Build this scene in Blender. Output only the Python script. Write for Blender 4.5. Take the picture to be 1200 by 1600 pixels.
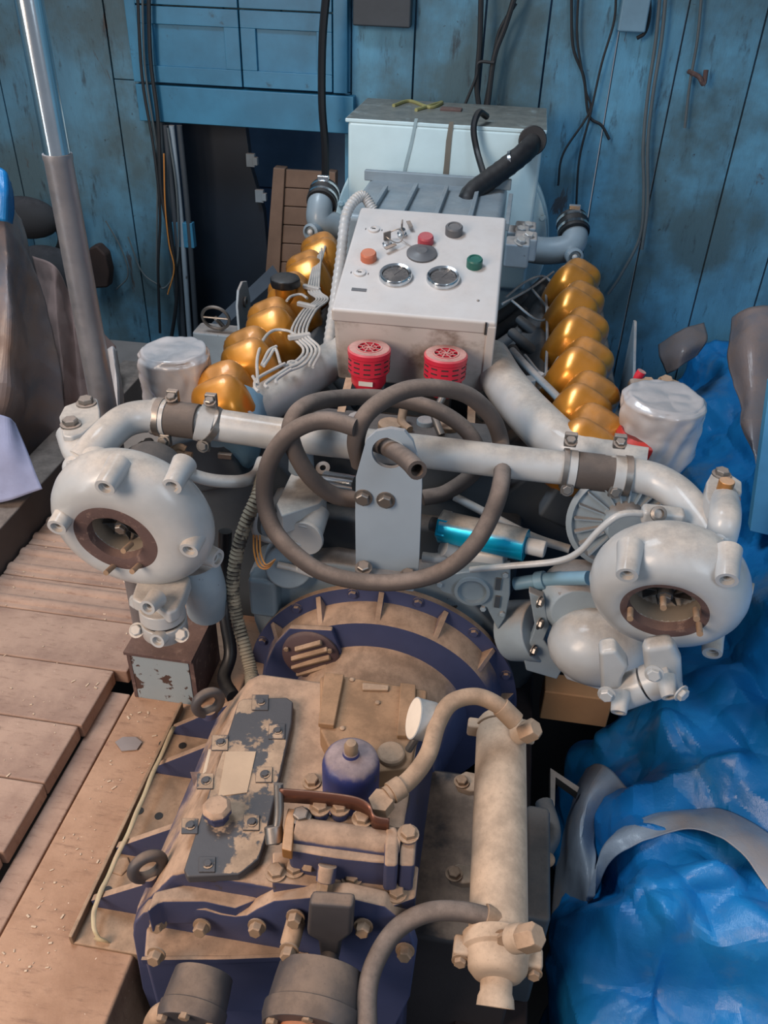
import bpy, bmesh, math, random
from mathutils import Vector, Matrix, noise
random.seed(7)
for o in list(bpy.data.objects):
    bpy.data.objects.remove(o)
SC = bpy.context.scene
COL = SC.collection
PI = math.pi

# ---------------------------------------------------------------- camera
FPX = 1300.0
PITCH, YAW, ROLL = math.radians(35), math.radians(7.9), math.radians(2.0)
CAMPOS = Vector((0, 0, 1.35))
CR = (Matrix.Rotation(YAW, 3, 'Z') @ Matrix.Rotation(PI/2-PITCH, 3, 'X') @ Matrix.Rotation(ROLL, 3, 'Z'))
cd = bpy.data.cameras.new('camera'); cam = bpy.data.objects.new('camera', cd); COL.objects.link(cam)
cd.sensor_fit = 'VERTICAL'; cd.sensor_height = 36.0; cd.sensor_width = 27.0
cd.lens = FPX/1600*36.0; cd.clip_start = 0.02; cd.clip_end = 60
cam.matrix_world = Matrix.Translation(CAMPOS) @ CR.to_4x4()
SC.camera = cam
SC.view_settings.view_transform = 'Standard'
SC.view_settings.look = 'None'
SC.view_settings.gamma = 1.0
SC.view_settings.use_curve_mapping = False
SC.view_settings.exposure = 0.0

# ---------------------------------------------------------------- world and lamps
wd = bpy.data.worlds.new('world'); SC.world = wd; wd.use_nodes = True
bg = wd.node_tree.nodes['Background']; bg.inputs[0].default_value = (0.56, 0.63, 0.75, 1); bg.inputs[1].default_value = 0.33

def area(name, loc, target, sx, sy, power, col):
    l = bpy.data.lights.new(name, 'AREA'); l.shape = 'RECTANGLE'; l.size = sx; l.size_y = sy
    l.energy = power; l.color = col
    o = bpy.data.objects.new(name, l); COL.objects.link(o); o.location = loc
    o.rotation_euler = (Vector(target)-Vector(loc)).to_track_quat('-Z', 'Y').to_euler()
    return o
# warm daylight from the open side behind and left of the photographer
area('warm_daylight', (-1.75, -0.55, 1.75), (-0.25, 0.95, 0.1), 0.8, 1.5, 66, (1.0, 0.76, 0.58))
# cool daylight through the hatch overhead, left
area('cool_daylight', (-1.3, 1.7, 3.2), (-0.1, 2.0, 0.3), 1.0, 0.9, 66, (0.76, 0.88, 1.0))
# narrow lamp panel added to put a bright strip on the chrome pole
area('pole_strip_panel', (-1.95, -0.25, 0.95), (-0.6, 1.4, 0.9), 0.16, 1.7, 5, (0.85, 0.93, 1.0))
area('right_fill', (1.15, -0.3, 1.7), (0.5, 1.2, 0.0), 0.6, 1.4, 15, (0.78, 0.89, 1.0))  # added fill: brightens the tarpaulin, gives the pole its second strip

# ---------------------------------------------------------------- geometry helpers
def ray(px, py):
    return CR @ Vector(((px-600)/FPX, -(py-800)/FPX, -1))
def at(px, py, X=None, Y=None, Z=None, O=None, N=None):
    """the point of a real plane of the place that is seen at this pixel"""
    d = ray(px, py)
    if X is not None: t = (X-CAMPOS.x)/d.x
    elif Y is not None: t = (Y-CAMPOS.y)/d.y
    elif Z is not None: t = (Z-CAMPOS.z)/d.z
    else: t = (Vector(O)-CAMPOS).dot(N)/d.dot(N)
    return CAMPOS + d*t
V = Vector
def B(): return bmesh.new()
def fr(axis, xh=None):
    z = V(axis).normalized()
    x = V(xh) if xh is not None else (V((1, 0, 0)) if abs(z.x) < 0.9 else V((0, 1, 0)))
    x = (x - z*x.dot(z)).normalized()
    return Matrix((x, z.cross(x), z)).transposed()
def box(bm, c, s, rot=None):
    c = V(c); vs = []
    for i in (-1, 1):
        for j in (-1, 1):
            for k in (-1, 1):
                p = V((i*s[0]/2, j*s[1]/2, k*s[2]/2))
                vs.append(bm.verts.new(c + (rot @ p if rot else p)))
    for f in ((0, 1, 3, 2), (4, 6, 7, 5), (0, 4, 5, 1), (2, 3, 7, 6), (0, 2, 6, 4), (1, 5, 7, 3)):
        bm.faces.new([vs[i] for i in f])
    return bm
def lathe(bm, prof, O, axis, seg=32, mod=None, xh=None, closed=True):
    m = fr(axis, xh); O = V(O); rings = []
    for r, h in prof:
        if r < 1e-6: rings.append([bm.verts.new(O + m @ V((0, 0, h)))])
        else:
            rg = []
            for i in range(seg):
                a = 2*PI*i/seg; k = mod(a, r, h) if mod else 1.0
                rg.append(bm.verts.new(O + m @ V((math.cos(a)*r*k, math.sin(a)*r*k, h))))
            rings.append(rg)
    for a, b in zip(rings, rings[1:]):
        if len(a) == 1 and len(b) == 1: continue
        for i in range(seg):
            j = (i+1) % seg
            if len(a) == 1: bm.faces.new((a[0], b[j], b[i]))
            elif len(b) == 1: bm.faces.new((a[i], a[j], b[0]))
            else: bm.faces.new((a[i], a[j], b[j], b[i]))
    if closed:
        for rg, fl in ((rings[0], True), (rings[-1], False)):
            if len(rg) > 1: bm.faces.new(rg[::-1] if fl else rg)
    return bm
def cyl(bm, p0, p1, r0, r1=None, seg=24):
    p0, p1 = V(p0), V(p1)
    return lathe(bm, [(r0, 0), (r0 if r1 is None else r1, (p1-p0).length)], p0, p1-p0, seg)
def prism(bm, pts, vec):
    vec = V(vec); a = [bm.verts.new(V(p)) for p in pts]; b = [bm.verts.new(V(p)+vec) for p in pts]
    n = len(a)
    bm.faces.new(a[::-1]); bm.faces.new(b)
    for i in range(n):
        j = (i+1) % n; bm.faces.new((a[i], a[j], b[j], b[i]))
    return bm
def crom(pts, res=8, closed=False):
    P = [V(p) for p in pts]; n = len(P); out = []
    if n == 2: return [P[0].lerp(P[1], i/res) for i in range(res+1)]
    for i in range(n if closed else n-1):
        if closed: a, b, c, d = P[i-1], P[i], P[(i+1) % n], P[(i+2) % n]
        else:
            b, c = P[i], P[i+1]
            a = P[i-1] if i > 0 else b*2-c
            d = P[i+2] if i+2 < n else c*2-b
        for k in range(res):
            t = k/res
            out.append(0.5*((2*b) + (c-a)*t + (2*a-5*b+4*c-d)*t*t + (3*b-a-3*c+d)*t**3))
    if not closed: out.append(P[-1])
    return out
def tube(bm, pts, r, seg=12, res=8, closed=False, rf=None, raw=False, open_end=False):
    C = [V(p) for p in pts] if raw else crom(pts, res, closed)
    n = len(C); T = []
    for i in range(n):
        a = C[i-1] if (i > 0 or closed) else C[i]
        b = C[(i+1) % n] if (i < n-1 or closed) else C[i]
        T.append((b-a).normalized())
    x = fr(T[0]) @ V((1, 0, 0)); rings = []
    for i in range(n):
        x = (x - T[i]*x.dot(T[i])).normalized(); y = T[i].cross(x)
        rr = rf(i/(n-1), i)*r if rf else r
        rings.append([bm.verts.new(C[i] + (x*math.cos(2*PI*k/seg) + y*math.sin(2*PI*k/seg))*rr) for k in range(seg)])
    m = n if closed else n-1
    off = 0
    if closed:
        d = [(rings[0][k].co - rings[-1][0].co).length for k in range(seg)]; off = d.index(min(d))
    for i in range(m):
        a, b = rings[i], rings[(i+1) % n]; o = off if (closed and i == n-1) else 0
        for k in range(seg):
            j = (k+1) % seg
            bm.faces.new((a[k], a[j], b[(j+o) % seg], b[(k+o) % seg]))
    if not closed:
        bm.faces.new(rings[0][::-1])
        if open_end:
            inner = [bm.verts.new(C[-1] + (v.co-C[-1])*0.65) for v in rings[-1]]
            deep = [bm.verts.new(v.co - T[-1]*r*2) for v in inner]
            for k in range(seg):
                j = (k+1) % seg
                bm.faces.new((rings[-1][k], rings[-1][j], inner[j], inner[k]))
                bm.faces.new((inner[k], inner[j], deep[j], deep[k]))
            bm.faces.new(deep)
        else: bm.faces.new(rings[-1])
    return bm
def ball(bm, c, r, s=(1, 1, 1), rot=None, seg=20, rg=12):
    prof = [(math.sin(PI*i/rg), -math.cos(PI*i/rg)) for i in range(rg+1)]
    prof[0] = (0, -1); prof[-1] = (0, 1)
    st = len(bm.verts); lathe(bm, prof, (0, 0, 0), (0, 0, 1), seg)
    bm.verts.ensure_lookup_table()
    for v in bm.verts[st:]:
        p = V((v.co.x*r*s[0], v.co.y*r*s[1], v.co.z*r*s[2]))
        v.co = V(c) + (rot @ p if rot else p)
    return bm

ROOT = {}
def root_of(o):
    while o.parent: o = o.parent
    return o
def mk(name, bm, m, smooth=38):
    bmesh.ops.recalc_face_normals(bm, faces=bm.faces)
    ang = math.radians(smooth)
    for f in bm.faces: f.smooth = True
    for e in bm.edges:
        if len(e.link_faces) == 2 and e.calc_face_angle(0) > ang: e.smooth = False
    me = bpy.data.meshes.new(name); bm.to_mesh(me); bm.free()
    me.materials.append(m)
    return me
def mods(o, bev, sub):
    if sub:
        s = o.modifiers.new('sub', 'SUBSURF'); s.levels = sub; s.render_levels = sub
    if bev:
        b = o.modifiers.new('bev', 'BEVEL'); b.width = bev; b.segments = 2; b.limit_method = 'ANGLE'
        b.angle_limit = math.radians(40); b.harden_normals = True
def part(name, bm, m, parent, bev=0, smooth=38, sub=0, label=None):
    """one part mesh, built in world coordinates, hung under its thing"""
    me = mk(name, bm, m, smooth); o = bpy.data.objects.new(name, me); COL.objects.link(o)
    me.transform(Matrix.Translation(-root_of(parent).location))
    o.parent = parent; mods(o, bev, sub)
    if label: o['label'] = label
    return o
def tagd(o, label, cat, group=None):
    o['label'] = label; o['category'] = cat
    if group: o['group'] = group
    return o
def thing(name, loc, label, cat, group=None):
    o = bpy.data.objects.new(name, None); COL.objects.link(o); o.location = V(loc); o.empty_display_size = 0.05
    return tagd(o, label, cat, group)
def solo(name, bm, m, label, cat, group=None, bev=0, smooth=38, sub=0):
    me = mk(name, bm, m, smooth); xs = [v.co for v in me.vertices]
    c = V(((min(p.x for p in xs)+max(p.x for p in xs))/2, (min(p.y for p in xs)+max(p.y for p in xs))/2, min(p.z for p in xs)))
    me.transform(Matrix.Translation(-c)); o = bpy.data.objects.new(name, me); COL.objects.link(o); o.location = c
    mods(o, bev, sub)
    return tagd(o, label, cat, group)
def struct(name, bm, m, bev=0, smooth=38):
    me = mk(name, bm, m, smooth); o = bpy.data.objects.new(name, me); COL.objects.link(o); o['kind'] = 'structure'
    mods(o, bev, 0); return o
BOLT = {}
def bolt(parent, pos, axis, r, m, name='bolt', washer=True, h=None):
    """a hex bolt head on its washer, standing on pos"""
    key = (round(r, 4), m.name, washer, h, name)
    if key not in BOLT:
        bm = B(); hh = h or r*0.75
        if washer: cyl(bm, (0, 0, 0), (0, 0, r*0.22), r*1.35, seg=16)
        lathe(bm, [(r, 0.2*r if washer else 0), (r, hh*0.85+0.2*r), (r*0.84, hh+0.2*r)], (0, 0, 0), (0, 0, 1), 6)
        BOLT[key] = mk(name, bm, m, 30)
    o = bpy.data.objects.new(name, BOLT[key]); COL.objects.link(o); o.parent = parent
    rt = root_of(parent).location
    o.matrix_local = Matrix.Translation(V(pos)-rt) @ (fr(axis) @ Matrix.Rotation(random.uniform(0, 1), 3, 'Z')).to_4x4()
    return o
def copyt(o, parent=None):
    c = o.copy(); COL.objects.link(c)
    if parent: c.parent = parent
    for ch in list(o.children): copyt(ch, c)
    return c

# ---------------------------------------------------------------- materials
def srgb(h):
    h = h.lstrip('#'); v = [int(h[i:i+2], 16)/255 for i in (0, 2, 4)]
    return tuple(((c+0.055)/1.055)**2.4 if c > 0.04045 else c/12.92 for c in v) + (1,)
class NT:
    def __init__(s, name):
        s.m = bpy.data.materials.new(name); s.m.use_nodes = True; s.t = s.m.node_tree
        s.b = s.t.nodes['Principled BSDF']; s.tc = s.n('ShaderNodeTexCoord')
    def n(s, k, **kw):
        x = s.t.nodes.new(k)
        for a, b in kw.items(): setattr(x, a, b)
        return x
    def l(s, a, b): s.t.links.new(a, b)
    def noise(s, sc, det=4, rough=0.6, vec=None, dist=0.0):
        x = s.n('ShaderNodeTexNoise'); x.inputs['Scale'].default_value = sc; x.inputs['Detail'].default_value = det
        x.inputs['Roughness'].default_value = rough; x.inputs['Distortion'].default_value = dist
        s.l(vec or s.tc.outputs['Object'], x.inputs['Vector']); return x.outputs['Fac']
    def rng(s, v, a, b, c=0.0, d=1.0, smooth=True):
        x = s.n('ShaderNodeMapRange'); x.interpolation_type = 'SMOOTHSTEP' if smooth else 'LINEAR'
        for i, q in zip((1, 2, 3, 4), (a, b, c, d)): x.inputs[i].default_value = q
        s.l(v, x.inputs[0]); return x.outputs[0]
    def math(s, op, a, b):
        x = s.n('ShaderNodeMath', operation=op)
        for i, q in enumerate((a, b)):
            if isinstance(q, (int, float)): x.inputs[i].default_value = q
            else: s.l(q, x.inputs[i])
        return x.outputs[0]
    def mix(s, f, a, b):
        x = s.n('ShaderNodeMix'); x.data_type = 'RGBA'
        if isinstance(f, (int, float)): x.inputs[0].default_value = f
        else: s.l(f, x.inputs[0])
        for i, q in ((6, a), (7, b)):
            if isinstance(q, tuple): x.inputs[i].default_value = q
            else: s.l(q, x.inputs[i])
        return x.outputs[2]
    def bump(s, h, st=0.3, dist=0.002):
        x = s.n('ShaderNodeBump'); x.inputs['Strength'].default_value = st; x.inputs['Distance'].default_value = dist
        s.l(h, x.inputs['Height']); s.l(x.outputs[0], s.b.inputs['Normal'])
    def col(s, c): s.l(c, s.b.inputs['Base Color'])
def mat(name, base, rough=0.5, metal=0.0, dust='#b99a80', lo=0.35, hi=0.95, amt=0.8, nk=0.8, nsc=14,
        patch=None, plo=0.6, phi=0.64, psc=22, bump=0.25, bsc=60, coat=0.0, vary=0.12, trans=0.0, alpha=1.0):
    """paint or metal; dust settles on what faces up, patch shows through where worn"""
    t = NT(name); base = srgb(base)
    v = t.noise(6, 5)
    c = t.mix(t.rng(v, 0.3, 0.7), tuple(x*(1-vary) for x in base[:3])+(1,), tuple(min(1, x*(1+vary)) for x in base[:3])+(1,))
    if patch:
        pf = t.rng(t.noise(psc, 6, 0.65), plo, phi); c = t.mix(pf, c, srgb(patch))
    rg = rough
    if dust and amt > 0:
        g = t.n('ShaderNodeNewGeometry'); sx = t.n('ShaderNodeSeparateXYZ'); t.l(g.outputs['Normal'], sx.inputs[0])
        nn = t.math('MULTIPLY', t.math('SUBTRACT', t.noise(nsc, 6, 0.62), 0.5), nk)
        f = t.math('MULTIPLY', t.rng(t.math('ADD', sx.outputs['Z'], nn), lo, hi), amt)
        ds = srgb(dust)
        dc = t.mix(t.rng(t.noise(19, 7, 0.7), 0.34, 0.66), tuple(x*0.66 for x in ds[:3])+(1,), tuple(min(1, x*1.12) for x in ds[:3])+(1,))
        dc = t.mix(t.rng(t.noise(240, 3, 0.6), 0.60, 0.70, 0, 0.35), dc, tuple(x*0.45 for x in ds[:3])+(1,))
        c = t.mix(f, c, dc)
        t.l(t.rng(f, 0, 0.8, rough, 0.95), t.b.inputs['Roughness'])
        if metal: t.l(t.rng(f, 0, 0.8, metal, 0.0), t.b.inputs['Metallic'])
    else:
        t.b.inputs['Roughness'].default_value = rough; t.b.inputs['Metallic'].default_value = metal
    t.col(c)
    if coat: t.b.inputs['Coat Weight'].default_value = coat; t.b.inputs['Coat Roughness'].default_value = 0.15
    if trans: t.b.inputs['Transmission Weight'].default_value = trans
    if alpha < 1: t.b.inputs['Alpha'].default_value = alpha
    if bump: t.bump(t.noise(bsc, 6, 0.7), bump, 0.0015)
    return t.m

WHITE = mat('pale_paint', '#aaaeb1', 0.33, dust='#b5a595', lo=0.32, hi=1.05, amt=0.75, nk=0.8, bump=0.08, coat=0.25, patch='#6b5c54', plo=0.73, phi=0.76, psc=34)
ENG = mat('engine_grey_paint', '#8c9ca8', 0.5, dust='#a08f82', lo=0.3, hi=1.0, amt=0.75, patch='#4a4644', plo=0.66, phi=0.7, bump=0.25)
DARK = mat('dark_engine_casting', '#3c444c', 0.6, dust='#65594f', lo=0.3, hi=1.0, amt=0.6, bump=0.5)
BRACK = mat('bracket_paint', '#8b9aa8', 0.4, dust='#9b9088', lo=0.3, hi=0.9, amt=0.7, bump=0.06, vary=0.05)
NAVY = mat('navy_paint', '#3b4262', 0.5, dust='#a88b74', lo=0.3, hi=0.62, amt=0.97, nk=0.45, nsc=16, bump=0.2)
NAVYW = mat('worn_navy_paint', '#3a3d58', 0.5, dust='#aa8c74', lo=0.32, hi=0.52, amt=0.95, nk=0.9, nsc=11, patch='#3c3534', bump=0.3)
COVER = mat('oily_grey_cover', '#454244', 0.6, dust='#ab9078', lo=1.0, hi=1.05, amt=0.95, nk=1.5, nsc=10, bump=0.35)
TANM = mat('dust_caked_steel', '#856e58', 0.8, dust='#a98c74', lo=0.0, hi=0.8, amt=0.9, bump=0.35)
GOLD = mat('amber_gold_paint', '#c8832a', 0.33, metal=0.6, dust='#a8846a', lo=0.62, hi=1.15, amt=0.6, nk=0.5, bump=0.06, coat=0.3)
RUBBER = mat('dusty_black_rubber', '#47403e', 0.8, dust='#85756b', lo=0.1, hi=0.95, amt=0.8, nk=0.5, bump=0.4, bsc=140)
BLACK = mat('black_rubber', '#17181c', 0.4, dust='#4b4845', lo=0.5, hi=1.1, amt=0.5, bump=0.15)
SLEEVE = mat('dark_rubber_sleeve', '#4c4542', 0.75, dust='#857468', lo=0.4, hi=1.1, amt=0.6, bump=0.4, bsc=160)
CHROME = mat('chrome', '#cfd4d8', 0.16, metal=1.0, dust='#8a7d74', lo=0.6, hi=1.3, amt=0.4, bump=0.05, vary=0.05)
STEEL = mat('dull_steel', '#85827f', 0.38, metal=0.85, dust='#9b8575', lo=0.4, hi=1.1, amt=0.65, bump=0.2)
RUST = mat('rusted_flange', '#584543', 0.85, dust='#8b6f62', lo=0.5, hi=1.2, amt=0.5, patch='#806a62', plo=0.55, phi=0.7, psc=50, bump=0.8)
BRASS = mat('dusty_brass', '#b07d4a', 0.4, metal=0.6, dust='#c09f86', lo=0.3, hi=1.0, amt=0.6, bump=0.2)
COPPER = mat('orange_primer_shaft', '#a8694a', 0.6, dust='#b98d70', lo=0.4, hi=1.1, amt=0.5, bump=0.3)
BOXP = mat('sooty_box_paint', '#bfbab7', 0.45, dust='#b5a69c', lo=0.8, hi=1.3, amt=0.4, bump=0.03, vary=0.04, patch='#74675e', plo=0.46, phi=0.72, psc=9)
PANEL = mat('control_box_paint', '#bbb7b5', 0.42, dust='#b5a69c', lo=0.8, hi=1.3, amt=0.5, bump=0.03, vary=0.04, patch='#8c7a70', plo=0.72, phi=0.86, psc=16)
RED = mat('red_plastic', '#c42a40', 0.35, dust='#b79589', lo=0.6, hi=0.95, amt=0.85, nk=0.2, bump=0.05)
REDB = mat('faded_red_button', '#a8404c', 0.5, dust='#b88a80', lo=0.7, hi=1.2, amt=0.4, bump=0.05)
ORGB = mat('faded_orange_button', '#b5664a', 0.5, dust='#b88a70', lo=0.7, hi=1.2, amt=0.4, bump=0.05)
GRNB = mat('green_button_plastic', '#1f5a50', 0.45, dust='#4f7a70', lo=0.7, hi=1.2, amt=0.4, bump=0.05)
GRYB = mat('dark_grey_plastic', '#55565a', 0.5, dust='#75706c', lo=0.7, hi=1.2, amt=0.5, bump=0.05)
GLASS = mat('gauge_glass', '#4a4a4c', 0.12, dust='#8f857e', lo=0.7, hi=1.3, amt=0.6, bump=0)
INK = mat('dark_print', '#2c2a2a', 0.7, dust=None, bump=0)
PALE = mat('white_print', '#c9c9c6', 0.7, dust=None, bump=0)
TURQ = mat('turquoise_anodised', '#06a6cf', 0.25, metal=0.55, dust='#a59687', lo=0.55, hi=0.8, amt=0.95, nk=0.3, bump=0.03, vary=0.03)
ORANGEW = mat('orange_wire', '#c98642', 0.5, dust='#b99a80', lo=0.5, hi=1.1, amt=0.4, bump=0)
REDP = mat('red_paint', '#b5281c', 0.4, dust='#4a2a26', lo=0.7, hi=1.0, amt=0.8, nk=1.2, nsc=30, bump=0.1)
BLUEG = mat('blue_grey_paint', '#6f93a8', 0.45, dust='#8d8a86', lo=0.6, hi=1.2, amt=0.5, bump=0.1, coat=0.2)
GENP = mat('generator_paint', '#c6dfe6', 0.32, dust='#6b6a62', lo=0.6, hi=0.95, amt=0.95, bump=0.05, coat=0.3, vary=0.05)
CABLE = mat('grey_cable', '#5a6468', 0.6, dust='#8b8178', lo=0.4, hi=1.1, amt=0.5, bump=0.1)
CABLED = mat('dark_cable', '#24272b', 0.6, dust='#55504c', lo=0.5, hi=1.1, amt=0.5, bump=0.1)
PAPER = mat('pale_chips', '#c4ad95', 0.8, dust=None, bump=0)
FILM = mat('crinkled_foil_film', '#a8a5a6', 0.26, dust='#b5a9a2', lo=0.7, hi=1.2, amt=0.4, bump=0.35, bsc=30, coat=0.6, vary=0.15)
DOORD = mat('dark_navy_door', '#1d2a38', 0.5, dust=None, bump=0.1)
CRATE = mat('brown_crate_wood', '#7a6456', 0.75, dust=None, bump=0.4, vary=0.15)
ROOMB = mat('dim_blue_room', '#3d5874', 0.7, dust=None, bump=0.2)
BILGE = mat('dark_bilge', '#1c1a1b', 0.9, dust=None, bump=0.5)

def wallmat(name, base, dark, streaky=1.0):
    t = NT(name)
    mp = t.n('ShaderNodeMapping'); mp.inputs['Scale'].default_value = (3.0, 1, 0.7)
    t.l(t.tc.outputs['Object'], mp.inputs[0])
    a = t.noise(1.6, 8, 0.62, mp.outputs[0], 0.4); b = t.noise(9, 8, 0.7, mp.outputs[0]); c3 = t.noise(2.2, 6, 0.6)
    c = t.mix(t.rng(a, 0.30, 0.68), srgb(base), srgb('#5088a6'))
    sx = t.n('ShaderNodeSeparateXYZ'); t.l(t.tc.outputs['Object'], sx.inputs[0])
    c = t.mix(t.rng(c3, 0.38, 0.62), c, srgb(dark))
    # the left planks are greasier and greyer than the right ones
    c = t.mix(t.math('MULTIPLY', t.rng(t.math('ADD', sx.outputs['X'], t.math('MULTIPLY', a, 0.5)), -1.5, -0.8, 1.0, 0.0), 0.35), c, srgb('#4a555a'))
    c = t.mix(t.rng(b, 0.56, 0.72, 0, 0.8), c, srgb('#2b3238'))
    c = t.mix(t.rng(t.noise(38, 5, 0.7), 0.66, 0.72, 0, 0.8), c, srgb('#2a2626'))
    # brown bare patches
    c = t.mix(t.rng(t.noise(3.1, 7, 0.7, mp.outputs[0], 1.0), 0.64, 0.69, 0, 0.8), c, srgb('#4b3d36'))
    t.col(c); t.b.inputs['Roughness'].default_value = 0.55
    t.bump(t.noise(30, 8, 0.7, mp.outputs[0]), 0.5, 0.003)
    return t.m
WALL = wallmat('grimy_blue_wall_paint', '#66abce', '#4a6873')
TANB = mat('oily_brown_casting', '#8a6a4c', 0.8, dust='#98765a', lo=0.0, hi=0.9, amt=0.9, bump=0.35)
BLUEE = mat('elbow_grey_paint', '#7d8d98', 0.45, dust='#8d8a86', lo=0.6, hi=1.2, amt=0.5, bump=0.1, coat=0.2)
CAB = mat('blue_door_paint', '#387c9f', 0.45, dust=None, bump=0.15, patch='#2b4a58', plo=0.62, phi=0.75, psc=14, vary=0.15)
def deckmat(name, base, dark, rough=0.9):
    t = NT(name)
    mp = t.n('ShaderNodeMapping'); mp.inputs['Scale'].default_value = (1, 4, 1); t.l(t.tc.outputs['Object'], mp.inputs[0])
    c = t.mix(t.rng(t.noise(5, 8, 0.65), 0.35, 0.7), srgb(base), srgb(dark))
    c = t.mix(t.rng(t.noise(26, 6, 0.7, mp.outputs[0]), 0.5, 0.75, 0, 0.55), c, srgb('#6b4f42'))
    c = t.mix(t.rng(t.noise(9, 5, 0.7), 0.66, 0.72, 0, 0.6), c, srgb('#7c5346'))
    c = t.mix(t.rng(t.noise(150, 2, 0.5), 0.735, 0.75, 0, 0.8), c, srgb('#e2cdb8'))
    t.col(c); t.b.inputs['Roughness'].default_value = rough
    t.bump(t.noise(60, 8, 0.75), 0.5, 0.003)
    return t.m
DECK = deckmat('dusty_deck_boards', '#ad9180', '#8d7366')
BEAMM = deckmat('dusty_steel_girder', '#b49077', '#96735c')
def tarpmat(name, base, lt, dusty, dlo=0.5):
    t = NT(name)
    c = t.mix(t.rng(t.noise(4, 6, 0.6), 0.35, 0.7), srgb(base), srgb(lt))
    c = t.mix(t.rng(t.noise(3.4, 6, 0.65), dlo, dlo+0.16, 0, 0.75), c, srgb(dusty))
    t.col(c); t.b.inputs['Roughness'].default_value = 0.30
    w = t.n('ShaderNodeTexWave'); w.inputs['Scale'].default_value = 160; t.l(t.tc.outputs['Object'], w.inputs[0])
    t.bump(t.math('ADD', t.noise(22, 7, 0.7), t.math('MULTIPLY', w.outputs['Fac'], 0.04)), 0.35, 0.006)
    t.b.inputs['Subsurface Weight'].default_value = 0.0
    return t.m
TARP = tarpmat('blue_tarpaulin', '#1168a8', '#1f7fbe', '#5f7d96', 0.55)
TARPG = tarpmat('grey_side_tarpaulin', '#8e97a2', '#7a7f8c', '#9a8c84', 0.45)
CLOTH = tarpmat('brown_grey_canvas', '#7c7476', '#8a7468', '#5d6470', 0.5)

# ================================================================ THE SETTING
WY = 3.3
OX0, OX1, OZ = -1.385, -0.66, 0.735
bm = B(); x = -2.7; i = 0
widths = [0.235, 0.21, 0.25, 0.225, 0.24, 0.215]
while x < 1.32:
    w = widths[i % 6]; x1 = x+w-0.006; i += 1
    segs = [(x, x1, -0.6, 1.6)]
    if x1 > OX0 and x < OX1:
        segs = [(x, x1, 0.86, 1.6)]
        if x < OX0-0.02: segs.append((x, OX0-0.005, -0.6, 0.857))
        if x1 > OX1+0.02: segs.append((OX1+0.005, x1, -0.6, 0.857))
    for a, b, z0, z1 in segs:
        box(bm, ((a+b)/2, WY+0.02+random.uniform(-0.002, 0.002), (z0+z1)/2), (b-a, 0.04, z1-z0))
    x += w
struct('wall_back', bm, WALL, bev=0.002)
struct('wall_left', box(B(), (-2.72, 1.3, 0.5), (0.04, 4.0, 2.2)), WALL)
struct('wall_right', box(B(), (1.36, 1.9, 0.5), (0.04, 2.8, 2.2)), WALL)
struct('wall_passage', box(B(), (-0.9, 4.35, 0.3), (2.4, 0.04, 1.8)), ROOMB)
struct('floor', box(B(), (-0.6, 1.9, -0.52), (4.6, 5.0, 0.04)), BILGE)
# lintel over the hatchway
struct('trim_1', box(B(), ((OX0+OX1)/2-0.005, WY-0.02, 0.79), (OX1-OX0+0.1, 0.05, 0.125)), CAB, bev=0.003)
struct('shade_slab', box(B(), (-0.7, 3.0, 1.95), (4.1, 0.75, 0.05)), WALL)  # unseen slab, added so that its shadow darkens the top of the wall
# hatch posts
struct('trim_2', box(B(), (OX0+0.015, WY-0.005, 0.1), (0.045, 0.06, 1.25)), mat('dark_post_paint', '#33434e', 0.6, dust=None), bev=0.003)

def frame_panel(nm, x0, x1, z0, z1, y, parent):
    bm = B(); bw = 0.055
    for a, b, c, d in ((x0, x1, z0, z0+bw), (x0, x1, z1-bw, z1), (x0, x0+bw, z0+bw, z1-bw), (x1-bw, x1, z0+bw, z1-bw)):
        box(bm, ((a+b)/2, y, (c+d)/2), (b-a, 0.022, d-c))
    o = part(nm, bm, CAB, parent, bev=0.002)
    part('door_panel', box(B(), ((x0+x1)/2, y+0.008, (z0+z1)/2), (x1-x0-2*bw+.01, 0.012, z1-z0-2*bw+.01)), CAB, o)
    return o
cab = thing('wall_cupboard', ((OX0+OX1)/2, WY-0.01, 0.86), 'blue painted double-door cupboard built above the dark hatchway', 'cupboard')
frame_panel('door', OX0-0.02, -1.03, 0.862, 1.105, WY-0.03, cab); frame_panel('door', -1.025, OX1-0.035, 0.862, 1.105, WY-0.027, cab)
frame_panel('door', OX0-0.02, -1.03, 1.11, 1.5, WY-0.03, cab); frame_panel('door', -1.025, OX1-0.035, 1.11, 1.5, WY-0.027, cab)
part('frame', box(B(), (OX0-0.04, WY-0.02, 1.18), (0.04, 0.04, 0.64)), CAB, cab, bev=0.002)
part('frame', box(B(), (OX1-0.005, WY-0.02, 1.18), (0.05, 0.04, 0.64)), CAB, cab, bev=0.002)

# things inside the hatchway
def vquad(bm, pix, Y, th):
    return prism(bm, [at(px, py, Y=Y) for px, py in pix], (0, th, 0))
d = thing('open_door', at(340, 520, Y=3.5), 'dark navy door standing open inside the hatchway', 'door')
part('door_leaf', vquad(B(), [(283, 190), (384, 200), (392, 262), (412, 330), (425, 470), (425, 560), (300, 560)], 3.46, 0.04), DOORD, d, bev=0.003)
for p in ((392, 250), (406, 306)):
    c = at(*p, Y=3.44)
    part('hinge', box(box(B(), c, (0.035, 0.02, 0.05)), c+V((0.02, -0.004, -0.002)), (0.02, 0.02, 0.03)), ENG, d, bev=0.002)
cr = thing('slatted_crate', at(465, 440, Y=3.36), 'brown slatted wooden crate leaning inside the hatchway', 'crate')
part('side_rail', vquad(B(), [(427, 262), (445, 264), (436, 440), (414, 436)], 3.34, 0.05), CRATE, cr, bev=0.003)
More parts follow.
